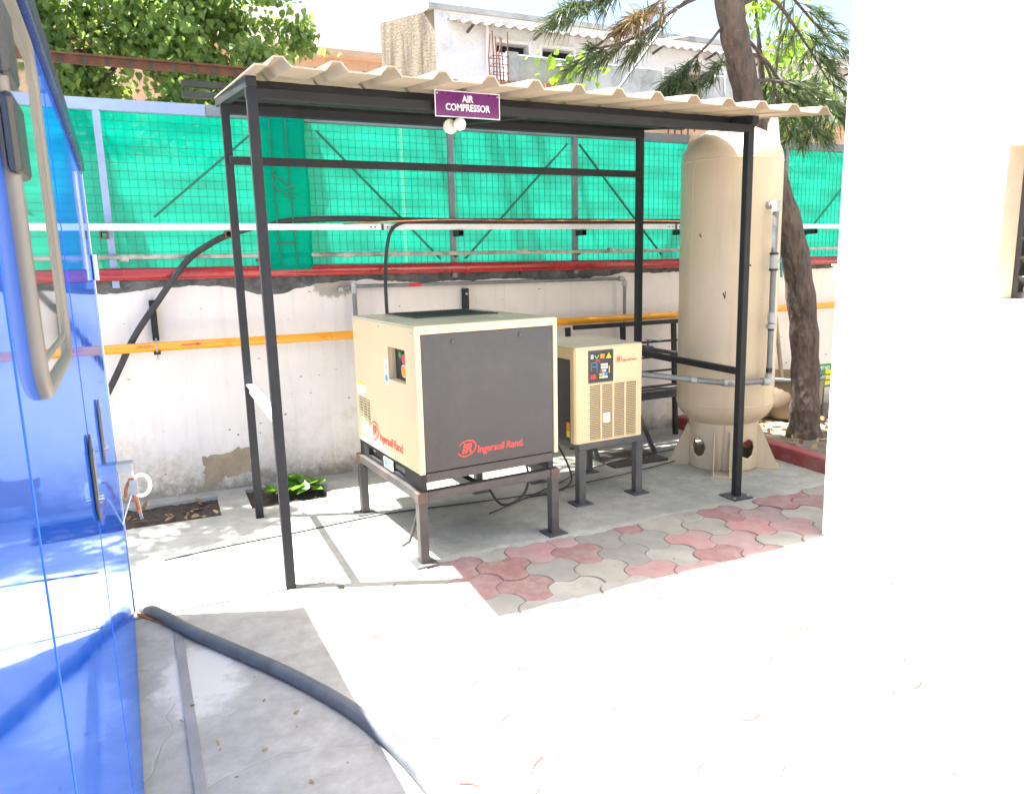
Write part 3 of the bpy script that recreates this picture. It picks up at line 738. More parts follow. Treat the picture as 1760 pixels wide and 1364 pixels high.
for y in (3.72, 4.06, 4.40, 4.93): beam('purlin', (.44, y, roofz(y)-.026), (3.42, y, roofz(y)-.026), .04, .04)
beam('mid_rafter', (1.85, 3.565, roofz(3.565)-.068), (1.85, 4.93, roofz(4.93)-.068), .04, .04)
beam('rear_rail', (.434, 4.640, 2.13), (3.24, 4.640, 2.13), .04, .044)
beam('left_brace', (.439, 3.56, .825), (.436, 4.64, .815), .006, .05, 'white_rail'); beam('left_brace', (.443, 3.56, .853), (.440, 4.64, .843), .044, .006, 'white_rail')
beam('right_rail', (3.253, 3.591, .825), (3.24, 4.641, .835), .036, .042)
# ribbed roof sheet
prof = []; x = .41
prof.append((x, 0))
for k in range(14):
    c = .50+.2215*k
    prof += [(c-.045, 0), (c-.016, .034), (c+.016, .034), (c+.045, 0)]
prof.append((3.43, 0))
vs = []; fs = []; ys = [3.11, 3.6, 4.0, 4.4, 4.97]
for y in ys:
    for x, z in prof: vs.append(SX(x, y+(.02*(x-.4)/3 if y < 3.3 else 0)+.006*math.sin(31*x), roofz(y)+z))
m = len(prof)
for j in range(len(ys)-1):
    for i in range(m-1): fs.append((j*m+i, j*m+i+1, (j+1)*m+i+1, (j+1)*m+i))
rs = MB().add(vs, fs).obj('roof_sheet', 'roof_sheet', sh, solid=.006)
for k in range(14):
    for y in (3.535, 4.05): MB().tube([SX(.50+.2215*k, y, roofz(y)+.036), SX(.50+.2215*k, y, roofz(y)+.054)], .010, 6).obj('screw', 'grey_steel', rs)
# sign
sg = thing('shed_sign', 'purple AIR COMPRESSOR sign board with white letters hung from the shed beam', 'sign', (1.43, 3.495, 2.28))
Msg = frame((0, 0, 0), (1, .012, 0), (0, 0, 1), (.012, -1, 0))
MB().box((-.168, -.004, -.06), (.168, .004, .06)).obj('board', 'sign_purple', sg, bevel=.001)
bd = MB().plate(-.168, .168, -.06, .06, [(-.164, .164, -.056, .056)], frame((0, -.004, 0), (1, 0, 0), (0, 0, 1), (0, -1, 0)), .001).obj('border', 'sticker_white', sg)
text('AIR\nCOMPRESSOR', .044, frame((0, -.0042, .012), (1, 0, 0), (0, 0, 1), (0, -1, 0)), 'sticker_white', sg, .0008, bold=.02, align='CENTER', xs=.83, lines=.92)
for x in (-.155, .155): MB().tube([(x, -.004, .045), (x, -.008, .045)], .005, 8).obj('rivet', 'galv_fitting', sg)
for x in (-.12, .12): MB().box((x-.01, .004, -.02), (x+.01, .02, .055)).obj('mount', 'black_steel', sg)
lm = thing('bulb_holder', 'round cream bulb holder under the shed beam below the purple sign', 'lamp holder', (1.345, 3.52, 2.18))
MB().lathe([(0, -.012), (.030, -.012), (.034, -.004), (.034, .012), (.02, .016), (0, .016)], 24).obj('ceiling_rose', 'cream_plastic', lm, True).rotation_euler = (R(78), R(20), 0)
b2 = MB().lathe([(0, -.03), (.016, -.026), (.028, -.012), (.030, .004), (.024, .018), (.014, .026), (0, .026)], 24).obj('shade', 'white_plastic', lm, True); b2.location = (.036, -.04, .008); b2.rotation_euler = (R(80), R(25), 0)
MB().box((-.012, -.004, .0), (.012, .012, .075)).obj('bracket', 'black_steel', lm)

# ------------------------------------------------------------------ logo helper
def logo(parent, M, s, mat='logo_red', words=True, wsize=.62):
    """oval IR mark followed by the name; s = oval height"""
    a, b = s*.62, s*.5; mb = MB(); N = 40; vs = []; fs = []
    for k in range(N+1):
        t = R(205)+R(312)*k/N; thk = s*(.045+.05*math.sin(math.pi*k/N))
        c_, s_ = math.cos(t), math.sin(t); sh_ = .25
        for rr in (0, -thk):
            x, y = (a+rr)*c_, (b+rr)*s_; vs.append(M @ Vector((x+sh_*y, y, .0012)))
        if k: o = 2*k; fs.append((o-2, o, o+1, o-1))
    ov = mb.add(vs, fs).obj('logo_oval', mat, parent)
    text('IR', s*.78, M @ Matrix.Translation((-s*.36, -s*.27, 0)), mat, parent, .0008, 'logo_letters', bold=.035, shear=.28, xs=1.0)
    if words: text('Ingersoll Rand.', s*wsize, M @ Matrix.Translation((s*.68, -s*.36, 0)), mat, parent, .0008, 'logo_words', bold=.016, shear=.12, xs=.95, spacing=.95)

# ------------------------------------------------------------------ compressor on its stand
crz = R(4.6)
cs = thing('compressor_stand', 'brown grey welded steel stand with tall legs under the large compressor', 'stand', (1.112, 3.50, 0), crz)
W_, D_ = .80, .93
for (x, y) in ((0, 0), (W_, 0), (0, D_), (W_, D_)):
    l = MB().box((x-.024, y-.024, SLABZ), (x+.024, y+.024, .345)).obj('leg', 'brown_steel', cs, bevel=.002)
    MB().box((x-.06, y-.06, SLABZ), (x+.06, y+.06, SLABZ+.008)).obj('foot_plate', 'grey_steel', l)
    MB().box((x-.028, y-.028, .335), (x+.028, y+.028, .392)).obj('corner_joint', 'joint_rust', l, bevel=.004)
for a, b in (((.029, 0), (W_-.029, 0)), ((.029, D_), (W_-.029, D_))): MB().box((a[0], a[1]-.023, .344), (b[0], b[1]+.023, .390)).obj('rail', 'brown_steel', cs, bevel=.002)
for x in (0, W_): MB().box((x-.023, .029, .344), (x+.023, D_-.029, .390)).obj('rail', 'brown_steel', cs, bevel=.002)
MB().box((.3, .024, .349), (.345, D_-.024, .386)).obj('cross_rail', 'brown_steel', cs)
MB().tube([(.0, .03, .32), (-.02, .06, .2), (-.035, .1, .1), (-.07, .12, .075)], .008, 8).obj('hook', 'brown_steel', cs, True)
MB().bar((.0, D_-.03, .30), (.12, D_, .33), .02, .02).obj('gusset', 'brown_steel', cs)

cp_ = thing('air_compressor', 'large boxy air compressor, beige casing with charcoal front panel and red logo', 'air compressor', (1.106, 3.482, 0), crz)
CW, CD, B0, B1 = .825, .955, .487, 1.225
MB().plate(0, CD, .394, B0-.004, [(.58, .80, .410, .462), (.22, .44, .410, .462)], frame((.008, .008, 0), (0, 1, 0), (0, 0, 1), (1, 0, 0)), .03).obj('skid_side', 'black_steel', cp_)
MB().plate(.03, CW-.03, .436, B0-.004, [], frame((.008, .008, 0), (1, 0, 0), (0, 0, 1), (0, 1, 0)), .03).obj('skid_front', 'brown_steel', cp_)
MB().box((.04, CD-.04, .436), (CW-.03, CD, B0-.004)).obj('skid_rear', 'black_steel', cp_); MB().box((CW-.05, .01, .394), (CW-.02, CD-.04, B0-.004)).obj('skid_side', 'black_steel', cp_)
MB().box((.05, .05, .445), (CW-.06, CD-.05, .48)).obj('skid_core', 'dark_void', cp_)
# left side panel with control recess and vent opening; x = 0 plane, local u = y
Ms = frame((.018, 0, 0), (0, 1, 0), (0, 0, 1), (-1, 0, 0))
sp = MB().plate(0, CD, B0, B1, [(.135, .375, .93, 1.105), (.715, .925, .515, .760)], frame((.018, 0, 0), (0, 1, 0), (0, 0, 1), (-1, 0, 0)), .018).obj('side_panel', 'beige_paint', cp_)
MB().box((.78+.025, 0, B0), (CW, CD, B1)).obj('side_panel', 'beige_paint', cp_)
MB().box((.02, CD-.02, B0), (.805, CD, B1)).obj('rear_panel', 'beige_paint', cp_)
MB().box((.0, .0, B1), (CW, CD, B1+.012)).obj('top_panel', 'beige_green_reflect', cp_, bevel=.004)
MB().box((.20, .45, B1+.0125), (.72, .90, B1+.018)).obj('cooling_outlet', 'charcoal_panel', cp_)
og = MB()
for k in range(24): og.box((.21+.021*k, .46, B1+.018), (.216+.021*k, .89, B1+.021))
og.obj('outlet_grille', 'black_plastic', cp_)
MB().box((.02, -.012, B1-.032), (CW-.02, .0, B1+.010)).obj('front_border', 'beige_paint', cp_, bevel=.004)
MB().box((-.004, -.012, B0-.002), (.028, .004, B1+.010)).obj('corner_border', 'beige_paint', cp_, bevel=.005)
MB().box((CW-.024, -.012, B0-.002), (CW+.002, .004, B1+.010)).obj('corner_border', 'beige_paint', cp_, bevel=.005)
MB().box((.03, -.004, B0+.004), (CW-.026, .016, B1-.034)).obj('front_panel', 'charcoal_panel', cp_, bevel=.002)
for x, z in ((.205, 1.148), (.60, 1.157)):
    lk = MB().tube([(x, -.004, z), (x, -.007, z)], .015, 16).obj('panel_lock', 'black_plastic', cp_, True); MB().box((x-.003, -.0082, z-.006), (x+.003, -.007, z+.006)).obj('slot', 'grey_steel', lk)
logo(cp_, frame((.265, -.0042, .588), (1, 0, 0), (0, 0, 1), (0, -1, 0)), .088, wsize=.60)
logo(cp_, frame((-.0002, .66, .590), (0, -1, 0), (0, 0, 1), (-1, 0, 0)), .115, wsize=.60)
for x, z in ((.0115, .53), (.0115, .86), (.0115, 1.19), (CW-.011, .53), (CW-.011, .86), (CW-.011, 1.19)):
    MB().tube([(x, -.012, z), (x, -.0145, z)], .0045, 8).obj('screw', 'galv_fitting', cp_, True)
for y, z in ((.04, .50), (.04, 1.20), (.5, 1.205), (.93, 1.20), (.93, .80), (.5, .50)):
    MB().tube([(.0, y, z), (-.0025, y, z)], .005, 8).obj('screw', 'galv_fitting', cp_, True)
# control recess
rc = MB().box((.018, .13, .925), (.075, .14, 1.11)).box((.018, .37, .925), (.075, .38, 1.11)).box((.018, .14, .92), (.075, .37, .93)).box((.018, .14, 1.105), (.075, .37, 1.115)).obj('recess_frame', 'beige_paint', cp_)
pn = MB().box((.040, .14, .93), (.075, .37, 1.105)).obj('control_panel', 'black_plastic', cp_)
MB().tube([(.040, .19, 1.055), (.014, .19, 1.055)], .026, 16).obj('stop_button', 'knob_red', pn, True)
MB().tube([(.040, .265, 1.068), (.024, .265, 1.068)], .017, 16).obj('start_button', 'knob_green', pn, True)
MB().tube([(.040, .235, .985), (.030, .235, .985)], .034, 20).obj('gauge', 'sticker_white', pn, True); MB().tube([(.030, .235, .985), (.0285, .235, .985)], .029, 20).obj('gauge_face', 'sticker_orange', pn, True)
MB().box((.036, .145, .945), (.040, .20, .96)).obj('mini_label', 'logo_red', pn)
# vent slats
vb = MB().box((.045, .70, .505), (.05, .94, .77)).obj('vent_back', 'dark_void', cp_)
vn = MB()
for y in (.715, .7815, .8515, .918): vn.box((.004, y, .515), (.014, y+.007, .760))
for k in range(15): vn.box((.003, .715, .5165+.0163*k), (.013, .925, .5165+.0163*k+.0065))
vn.obj('vent_slats', 'beige_paint', cp_)
Mst = frame((-.0004, 0, 0), (0, -1, 0), (0, 0, 1), (-1, 0, 0))
def sticker(parent, M, x0, x1, y0, y1, mat, z=.0006, name='sticker'):
    return MB().prism([(x0, y0), (x1, y0), (x1, y1), (x0, y1)], z, M).obj(name, mat, parent)
s1 = sticker(cp_, Mst, -.44, -.39, .895, 1.035, 'sticker_white'); MB().tube([(-.001, .415, .93), (-.0016, .415, .93)], .02, 16).obj('blue_mark', 'sticker_blue', s1); MB().tube([(-.001, .415, .99), (-.0016, .415, .99)], .017, 16).obj('red_mark', 'sticker_grey', s1)
s2 = sticker(cp_, Mst, -.93, -.78, .775, .835, 'sticker_white'); sticker(s2, Mst, -.93, -.78, .838, .850, 'sticker_yellow', name='yellow_stripe')
for k in range(4): sticker(s2, Mst, -.92, -.80, .784+.012*k, .788+.012*k, 'sticker_grey', .0009, 'print_line')
s3 = MB().box((.004, .40, .405), (.0075, .54, .462)).obj('skid_label', 'sticker_white', cp_); MB().box((.003, .485, .418), (.0038, .525, .452)).obj('skid_mark', 'sticker_blue', s3)

# ------------------------------------------------------------------ dryer on its stand
drz = R(3)
ds = thing('dryer_stand', 'small dark grey four legged steel stand under the air dryer', 'stand', (2.262, 3.905, 0), drz)
for (x, y) in ((.045, .025), (.49, .025), (.045, .60), (.49, .60)):
    l = MB().box((x-.025, y-.025, SLABZ), (x+.025, y+.025, .36)).obj('leg', 'grey_steel', ds, bevel=.002)
    MB().box((x-.06, y-.06, SLABZ), (x+.06, y+.06, SLABZ+.008)).obj('foot_plate', 'grey_steel', l)
for a, b in (((.018, .0), (.52, .05)), ((.018, .575), (.52, .625))): MB().box((a[0], a[1], .361), (b[0], b[1], .402)).obj('rail', 'grey_steel', ds, bevel=.002)
for x in (.018, .47): MB().box((x, .051, .361), (x+.05, .574, .402)).obj('rail', 'grey_steel', ds, bevel=.002)
dr = thing('air_dryer', 'small beige air dryer with louvred front grille and colourful control panel', 'air dryer', (2.262, 3.905, .404), drz)
DW, DD, DH = .50, .60, .595
holes = []
for c in range(4):
    x0 = .10+.0925*c
    holes.append((x0, x0+.079, .012, .365))
Mf = frame((0, .014, 0), (1, 0, 0), (0, 0, 1), (0, -1, 0))
fp = MB().plate(.0, DW, 0, DH, holes, Mf, .014).obj('front_panel', 'beige_paint', dr)
MB().box((.09, .018, .008), (.48, .026, .37)).obj('grille_back', 'dark_void', dr)
sl_ = MB()
for k in range(31):
    z = .0155+.0114*k; sl_.box((.10, .004, z), (.4565, .012, z+.0052))
sl_.obj('louvres', 'beige_paint', dr)
MB().prism([(0, 0), (0, .06), (-.012, .05), (-.012, .012)], DH, Matrix()).obj('corner_bevel', 'beige_paint', dr)
MB().box((.0, .062, .0), (.012, DD, DH-.07)).obj('side_panel', 'charcoal_panel', dr)
MB().box((-.002, .062, DH-.069), (.012, DD, DH)).obj('side_border', 'beige_paint', dr)
MB().box((DW-.012, .016, .0), (DW, DD, DH)).obj('side_panel', 'beige_paint', dr); MB().box((.013, DD-.012, 0), (DW-.013, DD, DH)).obj('rear_panel', 'beige_paint', dr)
MB().box((-.012, .0, DH), (DW, DD, DH+.01)).obj('top_panel', 'beige_green_reflect', dr, bevel=.004)
for z, m in ((.08, 'sticker_orange'), (.03, 'sticker_yellow')): MB().box((-.001, .075, z), (-.0001, .115, z+.045)).obj('warning_label', m, dr)
# control panel
Mp = frame((0, -.0002, 0), (1, 0, 0), (0, 0, 1), (0, -1, 0))
cpn = sticker(dr, Mp, .094, .268, .383, .575, 'black_plastic', .004, 'control_panel')
MB().plate(.088, .274, .377, .581, [(.094, .268, .383, .575)], Mp, .005).obj('panel_bezel', 'grey_steel', cpn)
Mq = frame((0, -.0044, 0), (1, 0, 0), (0, 0, 1), (0, -1, 0))
def chip(x0, x1, y0, y1, m): sticker(cpn, Mq, .094+x0, .094+x1, .383+y0, .383+y1, m, .0008, 'panel_mark')
chip(.010, .030, .145, .172, 'sticker_grey'); chip(.082, .112, .145, .172, 'sticker_orange')
MB().prism([(.094+.125, .383+.143), (.094+.165, .383+.143), (.094+.145, .383+.178)], .0008, Mq).obj('panel_mark', 'sticker_yellow', cpn)
chip(.014, .055, .120, .123, 'sticker_blue'); chip(.014, .0165, .07, .12, 'sticker_blue'); chip(.0165, .055, .095, .098, 'sticker_blue'); chip(.055, .058, .06, .12, 'sticker_blue')
MB().prism([(.094+.036, .383+.165), (.094+.041, .383+.167), (.094+.055, .383+.15), (.094+.068, .383+.167), (.094+.073, .383+.165), (.094+.055, .383+.143)], .0008, Mq).obj('panel_mark', 'sticker_green', cpn)
MB().prism([(.094+.042, .383+.118), (.094+.047, .383+.118), (.094+.055, .383+.132), (.094+.068, .383+.132), (.094+.074, .383+.118), (.094+.079, .383+.118), (.094+.072, .383+.138), (.094+.05, .383+.138)], .0008, Mq).obj('panel_mark', 'knob_red', cpn)
chip(.010, .048, .018, .045, 'knob_red')
for i in range(3):
    chip(.086+.018*i, .100+.018*i, .098, .112, 'sticker_white'); chip(.086+.018*i, .100+.018*i, .080, .094, 'sticker_white')
    chip(.074+.022*i, .092+.022*i, .038, .052, ('sticker_green', 'sticker_grey', 'sticker_blue')[i]); chip(.074+.022*i, .092+.022*i, .020, .033, ('sticker_yellow', 'sticker_white', 'sticker_white')[i])
chip(.080, .092, .06, .074, 'knob_red'); chip(.096, .126, .058, .076, 'sticker_grey'); chip(.146, .152, .05, .095, 'sticker_yellow')
logo(dr, frame((.315, -.0004, .512), (1, .0, .0), (0, 0, 1), (0, -1, 0)), .042, wsize=.52)
sticker(dr, frame((0, .003, 0), (1, 0, 0), (0, 0, 1), (0, -1, 0)), .205, .255, .115, .175, 'sticker_white', .0006, 'data_label')

# ------------------------------------------------------------------ receiver tank
TX, TY = 3.707, 4.224
tk = thing('receiver_tank', 'tall beige vertical air receiver tank on flared skirt with triangular feet', 'tank', (TX, TY, 0))
rT = .345; prof = []
for k in range(13):
    a = R(90*k/12); prof.append((rT*math.sin(a)*1.0, .50-.205*math.cos(a)))
prof += [(rT, .75), (rT, 1.2), (rT, 1.7), (rT, 2.18)]
for k in range(1, 14):
    a = R(90*k/13); prof.append((max(rT*math.cos(a), .0005), 2.18+.245*math.sin(a)))
MB().lathe(prof, 96).obj('shell', 'tank_paint', tk, True)
for z in (.498, 2.175): MB().lathe([(rT+.0001, z-.006), (rT+.0032, z-.002), (rT+.0032, z+.002), (rT+.0001, z+.006)], 96).obj('weld_ring', 'tank_paint', tk, True)
view = math.atan2(-TY, -TX)                       # side that faces the yard
aw = view-R(47)
MB().box((-.003, -.0035, .505), (.003, .0035, 2.17)).obj('weld_seam', 'tank_paint', tk).location = ((rT+.0)*math.cos(aw), (rT)*math.sin(aw), 0)
# skirt with octagonal openings
RS = .245; H0 = .36
for q in range(4):
    ac = view+R(45+90*q); half = R(45); v = []; f = []; N = 48; RI = 6
    def bnd(t):                                      # square boundary in (-1..1)
        t = (t % 1)*4; s_ = int(t); u = t-s_
        return ((-1+2*u, -1), (1, -1+2*u), (1-2*u, 1), (-1, 1-2*u))[s_]
    def octo(t):
        t8 = ((t+.0) % 1)*8; i0 = int(t8); u = t8-i0
        A = R(-157.5-45+45*i0+22.5*1); B = A+R(45)
        return ((1-u)*math.cos(A)+u*math.cos(B), (1-u)*math.sin(A)+u*math.sin(B))
    for rI in range(RI+1):
        k = rI/RI
        for i in range(N):
            bx, by = bnd(i/N); ox, oy = octo(i/N)
            th = ac + (1-k)*bx*half + k*ox*R(15.5); z = (1-k)*(H0/2+by*H0/2) + k*(.165+oy*.072)
            v.append((RS*math.cos(th), RS*math.sin(th), z+SLABZ))
    for rI in range(RI):
        for i in range(N): i2 = (i+1) % N; f.append((rI*N+i, rI*N+i2, (rI+1)*N+i2, (rI+1)*N+i))
    MB().add(v, f).obj('skirt_plate', 'tank_paint', tk, True, solid=.006)
    af = view+R(90*q); fx = Vector((math.cos(af), math.sin(af), 0)); fy = Vector((-math.sin(af), math.cos(af), 0))
    for s_ in (-1, 1):
        M = frame(fy*s_*.055+Vector((0, 0, SLABZ)), fx, (0, 0, 1), fx.cross(Vector((0, 0, 1))))
        MB().prism([(.236, .0), (.385, .0), (.385, .016), (.26, .30), (.236, .30)], .007, M).obj('foot_gusset', 'tank_paint', tk, bevel=.001)
    Mb = frame(Vector((0, 0, SLABZ)), fx, fy, (0, 0, 1))
    MB().prism([(.25, -.075), (.40, -.075), (.40, .075), (.25, .075)], .009, Mb).obj('foot_plate', 'tank_paint', tk)
# lugs and nozzle on the dome
for a, h in ((view+R(-78), .10), (view+R(88), .20), (view+R(180), .12)):
    M = frame((.27*math.cos(a), .27*math.sin(a), 2.28), (math.cos(a), math.sin(a), 0), (0, 0, 1), (-math.sin(a), math.cos(a), 0))
    MB().prism([(-.05, 0), (.05, -.03), (.02, h), (-.01, h+.01), (-.04, h*.7)], .014, M).obj('lifting_lug', 'tank_paint', tk, bevel=.003)
MB().tube([(0, 0, 2.40), (0, 0, 2.47)], .035, 20).obj('top_nozzle', 'tank_paint', tk, True); MB().tube([(0, 0, 2.462), (0, 0, 2.482)], .06, 20).obj('nozzle_flange', 'tank_paint', tk, True)
vd = Vector((-.66, -.75, 0)); vr = Vector((.75, -.66, 0))
for (rx, z, sc_, rot) in ((-.02, 1.28, 1, .2), (.13, 1.48, .8, 1.2), (-.19, 1.68, .7, .7)):     # chipped paint scars
    ang = view + math.asin(rx/rT)
    M = frame((rT*1.0012*math.cos(ang), rT*1.0012*math.sin(ang), z), (-math.sin(ang), math.cos(ang), 0), (0, 0, 1), (math.cos(ang), math.sin(ang), 0)) @ Matrix.Rotation(rot, 4, 'Z')
    MB().prism([(x*sc_, y*sc_) for x, y in ((-.006, -.03), (.003, -.02), (.012, .02), (.006, .024), (.0, -.004), (-.004, .018), (-.012, .015))], .0006, M).obj('paint_chip', 'brown_steel', tk)

# galvanised riser from tank to dryer
rx, ry = 3.733, 3.815
rl = thing('tank_riser', 'grey galvanised pipe with valve climbing the tank and elbowing to the dryer', 'pipe', (rx, ry, .69))
MB().tube(bend([(-.97, .36, .095), (-.34, .0, .012), (0, 0, 0), (0, 0, 1.175), (-.012, .13, 1.175)], .03), .0195, 14).obj('tube', 'galvanised', rl, True)
def fit(p, q, r=.027, m='galv_fitting'): return MB().tube([p, q], r, 14).obj('fitting', m, rl, True)
fit((0, 0, -.03), (0, 0, .05)); fit((-.06, 0, .0), (.02, 0, 0)); fit((-.38, .025, .017), (-.29, 0, .008)); fit((-.56, .13, .038), (-.53, .11, .034), .025)
fit((0, 0, .36), (0, 0, .39), .034); fit((0, 0, .40), (0, 0, .47), .026); fit((0, 0, .345), (0, 0, .36), .022, 'black_plastic'); fit((0, 0, 1.13), (0, 0, 1.20), .028); fit((-.003, .03, 1.175), (-.009, .095, 1.175), .026); fit((0, 0, .06), (0, 0, .09), .022, 'black_plastic')
vl = fit((0, 0, .76), (0, 0, .85), .027); fit((0, 0, .745), (0, 0, .76), .03, 'black_plastic'); fit((0, 0, .85), (0, 0, .865), .03, 'black_plastic')
MB().tube([(.02, 0, .81), (.05, -.01, .81)], .008, 8).obj('valve_stem', 'galv_fitting', vl, True); MB().bar((.05, -.012, .83), (.062, -.012, .70), .018, .006).obj('valve_handle', 'valve_teal', vl, bevel=.002)

# pipework behind the dryer
pb = thing('dryer_pipework', 'teal handled valve on dark pipe between the dryer and the rack', 'pipe', (3.45, 4.9, .83))
MB().tube(bend([(-.75, -.42, .0), (-.10, .0, .015), (.36, -.02, -.07)], .03), .017, 12).obj('tube', 'brown_steel', pb, True)
MB().tube([(-.0, .0, -.003), (.09, -.004, -.02)], .028, 12).obj('valve_body', 'grey_steel', pb, True)
MB().tube([(.05, 0, 0), (.05, 0, .06)], .007, 8).obj('valve_stem', 'grey_steel', pb); MB().bar((.03, 0, .064), (.17, -.01, .045), .016, .006).obj('valve_handle', 'valve_teal', pb)
# steel rack behind
rk = thing('steel_rack', 'dark steel slatted rack standing against the wall behind the dryer', 'rack', (3.45, 5.16, 0))
for x in (-.50, .02, .54):
    MB().bar((x, .0, 0), (x-.02, .03, 1.0), .035, .035).obj('upright', 'black_steel', rk)
    MB().bar((x, -.42, 0), (x-.0, -.02, .47), .025, .025).obj('strut', 'brown_steel', rk)
for z in (.985, .83, .70, .58): MB().box((-.50, -.035 if z > .9 else -.02, z), (.55, -.0145, z+(.035 if z > .9 else .018))).obj('slat', 'black_steel', rk)
for y in (-.10, -.2, -.3): MB().box((-.5, y, .45), (.55, y+.05, .475)).obj('shelf_slat', 'brown_steel', rk)
MB().box((-.52, -.36, .425), (.56, -.33, .485)).obj('shelf_edge', 'grey_steel', rk)

# cables on the slab
for pts, lab in (([(1.7, 4.0, .02), (2.04, 4.17, .02), (2.4, 4.36, .02), (2.68, 4.53, .02), (3.25, 4.66, .02), (3.9, 4.72, .02)], 'thin black cable on the slab running behind the dryer legs to the tank'),
                 ([(-.11, 4.185, .011), (.2, 4.235, .011), (.6, 4.27, .011), (1.15, 4.33, .012), (1.7, 4.27, .012), (2.21, 4.21, .02), (2.55, 4.27, .02), (2.82, 4.30, .02), (3.2, 4.37, .02), (3.45, 4.42, .02)], 'long thin black cable on the slab passing under the compressor and between the dryer legs')):
    o = MB().tube(smooth_path(pts), .0045, 8).obj('floor_cable', 'rubber', smooth=True); tag(o, lab, 'cable')
o = MB().tube(smooth_path([(1.95, 4.2, .40), (2.02, 4.12, .24), (1.98, 4.05, .12), (1.88, 4.02, .06), (1.8, 4.06, .05), (1.78, 4.2, .12)]), .008, 8).obj('drooping_cable', 'rubber', smooth=True); tag(o, 'black cable drooping in a loop under the big compressor', 'cable')
o = MB().tube(smooth_path([(2.35, 4.4, .36), (2.36, 4.2, .2), (2.33, 4.1, .1), (2.2, 4.1, .05), (2.05, 4.15, .03)]), .007, 8).obj('drain_tube', 'rubber', smooth=True); tag(o, 'thin black tube hanging under the dryer to the slab', 'tube')
tp = MB().box((2.93, 4.50, SLABZ), (3.42, 4.92, SLABZ+.012)).obj('floor_plate', 'brown_steel'); tag(tp, 'dark flat steel cover plate on the slab behind the dryer', 'plate')

# ------------------------------------------------------------------ conifer beside the tank
con = thing('conifer_tree', 'leaning conifer with rough brown trunk beside the tank and drooping needle branches', 'tree', (4.82, 4.50, 0))
tp_ = smooth_path([(.0, 0, -.05), (.0, 0, .12), (-.02, .0, .6), (-.09, .0, 1.1), (-.24, .0, 1.66), (-.42, .05, 2.15), (-.66, .05, 2.62), (-.80, .05, 3.0), (-.90, .05, 3.35), (-1.0, .07, 4.0), (-1.05, .1, 5.2), (-1.05, .1, 6.6)], 5)
rr = [.155, .135, .12] + [.11]*(len(tp_)-3)
for i in range(len(tp_)): rr[i] = max(.045, (.112-.012*max(0, min(1, tp_[i].z-1.2)) if tp_[i].z < 3.6 else .100-.018*(tp_[i].z-3.6))*(1+.06*math.sin(i*2.1))+.05*math.exp(-max(0, tp_[i].z+.02)*7))
MB().tube(tp_, rr, 18).obj('trunk', 'bark', con, True)
def branch(path, r0, needles_from=.25, dens=190, brown=False, nl=.17, side=.34):
    pth = smooth_path(path, 5); MB().tube(pth, [r0*(1-.75*i/len(pth)) for i in range(len(pth))], 7).obj('branch', 'bark', con, True)
    V = []; F = []
    def needle(p, d, L):
        d = d.normalized(); sdv = d.cross(Vector((rng.normal(), rng.normal(), rng.normal()))).normalized()*.0036
        b = len(V); mid = p+d*L*.55+Vector((0, 0, -.012)); tip = p+d*L+Vector((0, 0, -.05*L/.15))
        V.extend([tuple(p-sdv), tuple(p+sdv), tuple(mid+sdv*.9), tuple(mid-sdv*.9), tuple(tip)]); F.extend([(b, b+1, b+2, b+3), (b+3, b+2, b+4)])
    total = len(pth); tw = MB()
    for i in range(int(total*needles_from), total-1):
        ax = (pth[i+1]-pth[i]).normalized()
        for s_ in (-1, 1):
            if rng.random() < .2: continue
            sdir = (ax.cross(Vector((0, 0, 1))).normalized()*s_*.8 + ax*.75 + Vector((0, 0, rng.normal(-.12, .18)))).normalized()
            Lt = side*(1-.45*i/total)*rng.uniform(.6, 1.15); q = [pth[i]+sdir*Lt*t+Vector((0, 0, -.22*Lt*t*t)) for t in (0, .33, .66, 1)]
            tw.tube(q, [.004, .003, .0025, .0015], 4)
            for k in range(dens//4):
                t = rng.uniform(.12, 1)**.8; p = pth[i]+sdir*Lt*t+Vector((0, 0, -.22*Lt*t*t))
                rv = Vector((rng.normal(), rng.normal(), rng.normal()))
                needle(p, sdir*.95+rv*.36+Vector((0, 0, .05)), nl*rng.uniform(.55, 1.1))
    if tw.v: tw.obj('twigs', 'bark', con, kind='stuff')
    if V: raw('needles', V, F, 'needle_brown' if brown else 'needle', con, kind='stuff')
def A(x, y, z): return (x-4.82, y-4.50, z)
branch([A(3.92, 4.55, 3.42), A(3.6, 4.62, 3.32), A(3.2, 4.7, 3.06), A(2.86, 4.75, 2.96)], .02, .45)
branch([A(3.88, 4.55, 3.75), A(3.4, 4.65, 3.50), A(2.95, 4.75, 3.30), A(2.66, 4.8, 3.22)], .02, .5)
branch([A(4.1, 4.52, 2.66), A(3.92, 4.56, 2.92), A(3.72, 4.6, 2.80), A(3.48, 4.62, 2.72)], .014, .35, side=.26)
branch([A(3.94, 4.55, 3.25), A(3.78, 4.6, 3.05), A(3.62, 4.64, 2.9), A(3.5, 4.68, 2.78)], .012, .45, side=.24)
branch([A(3.9, 4.56, 3.6), A(3.5, 4.5, 3.42), A(3.2, 4.5, 3.2), A(3.05, 4.5, 3.12)], .014, .5, brown=True, side=.24)
branch([A(4.02, 4.55, 2.95), A(4.3, 4.62, 3.02), A(4.6, 4.7, 2.86), A(4.9, 4.8, 2.66), A(5.15, 4.85, 2.52)], .018, .4)
branch([A(3.95, 4.55, 3.2), A(4.3, 4.6, 3.0), A(4.55, 4.65, 2.68), A(4.72, 4.7, 2.45)], .015, .55, dens=60, side=.22)
branch([A(3.95, 4.55, 3.3), A(4.4, 4.65, 3.45), A(4.9, 4.8, 3.25), A(5.35, 4.9, 2.95)], .02, .5)
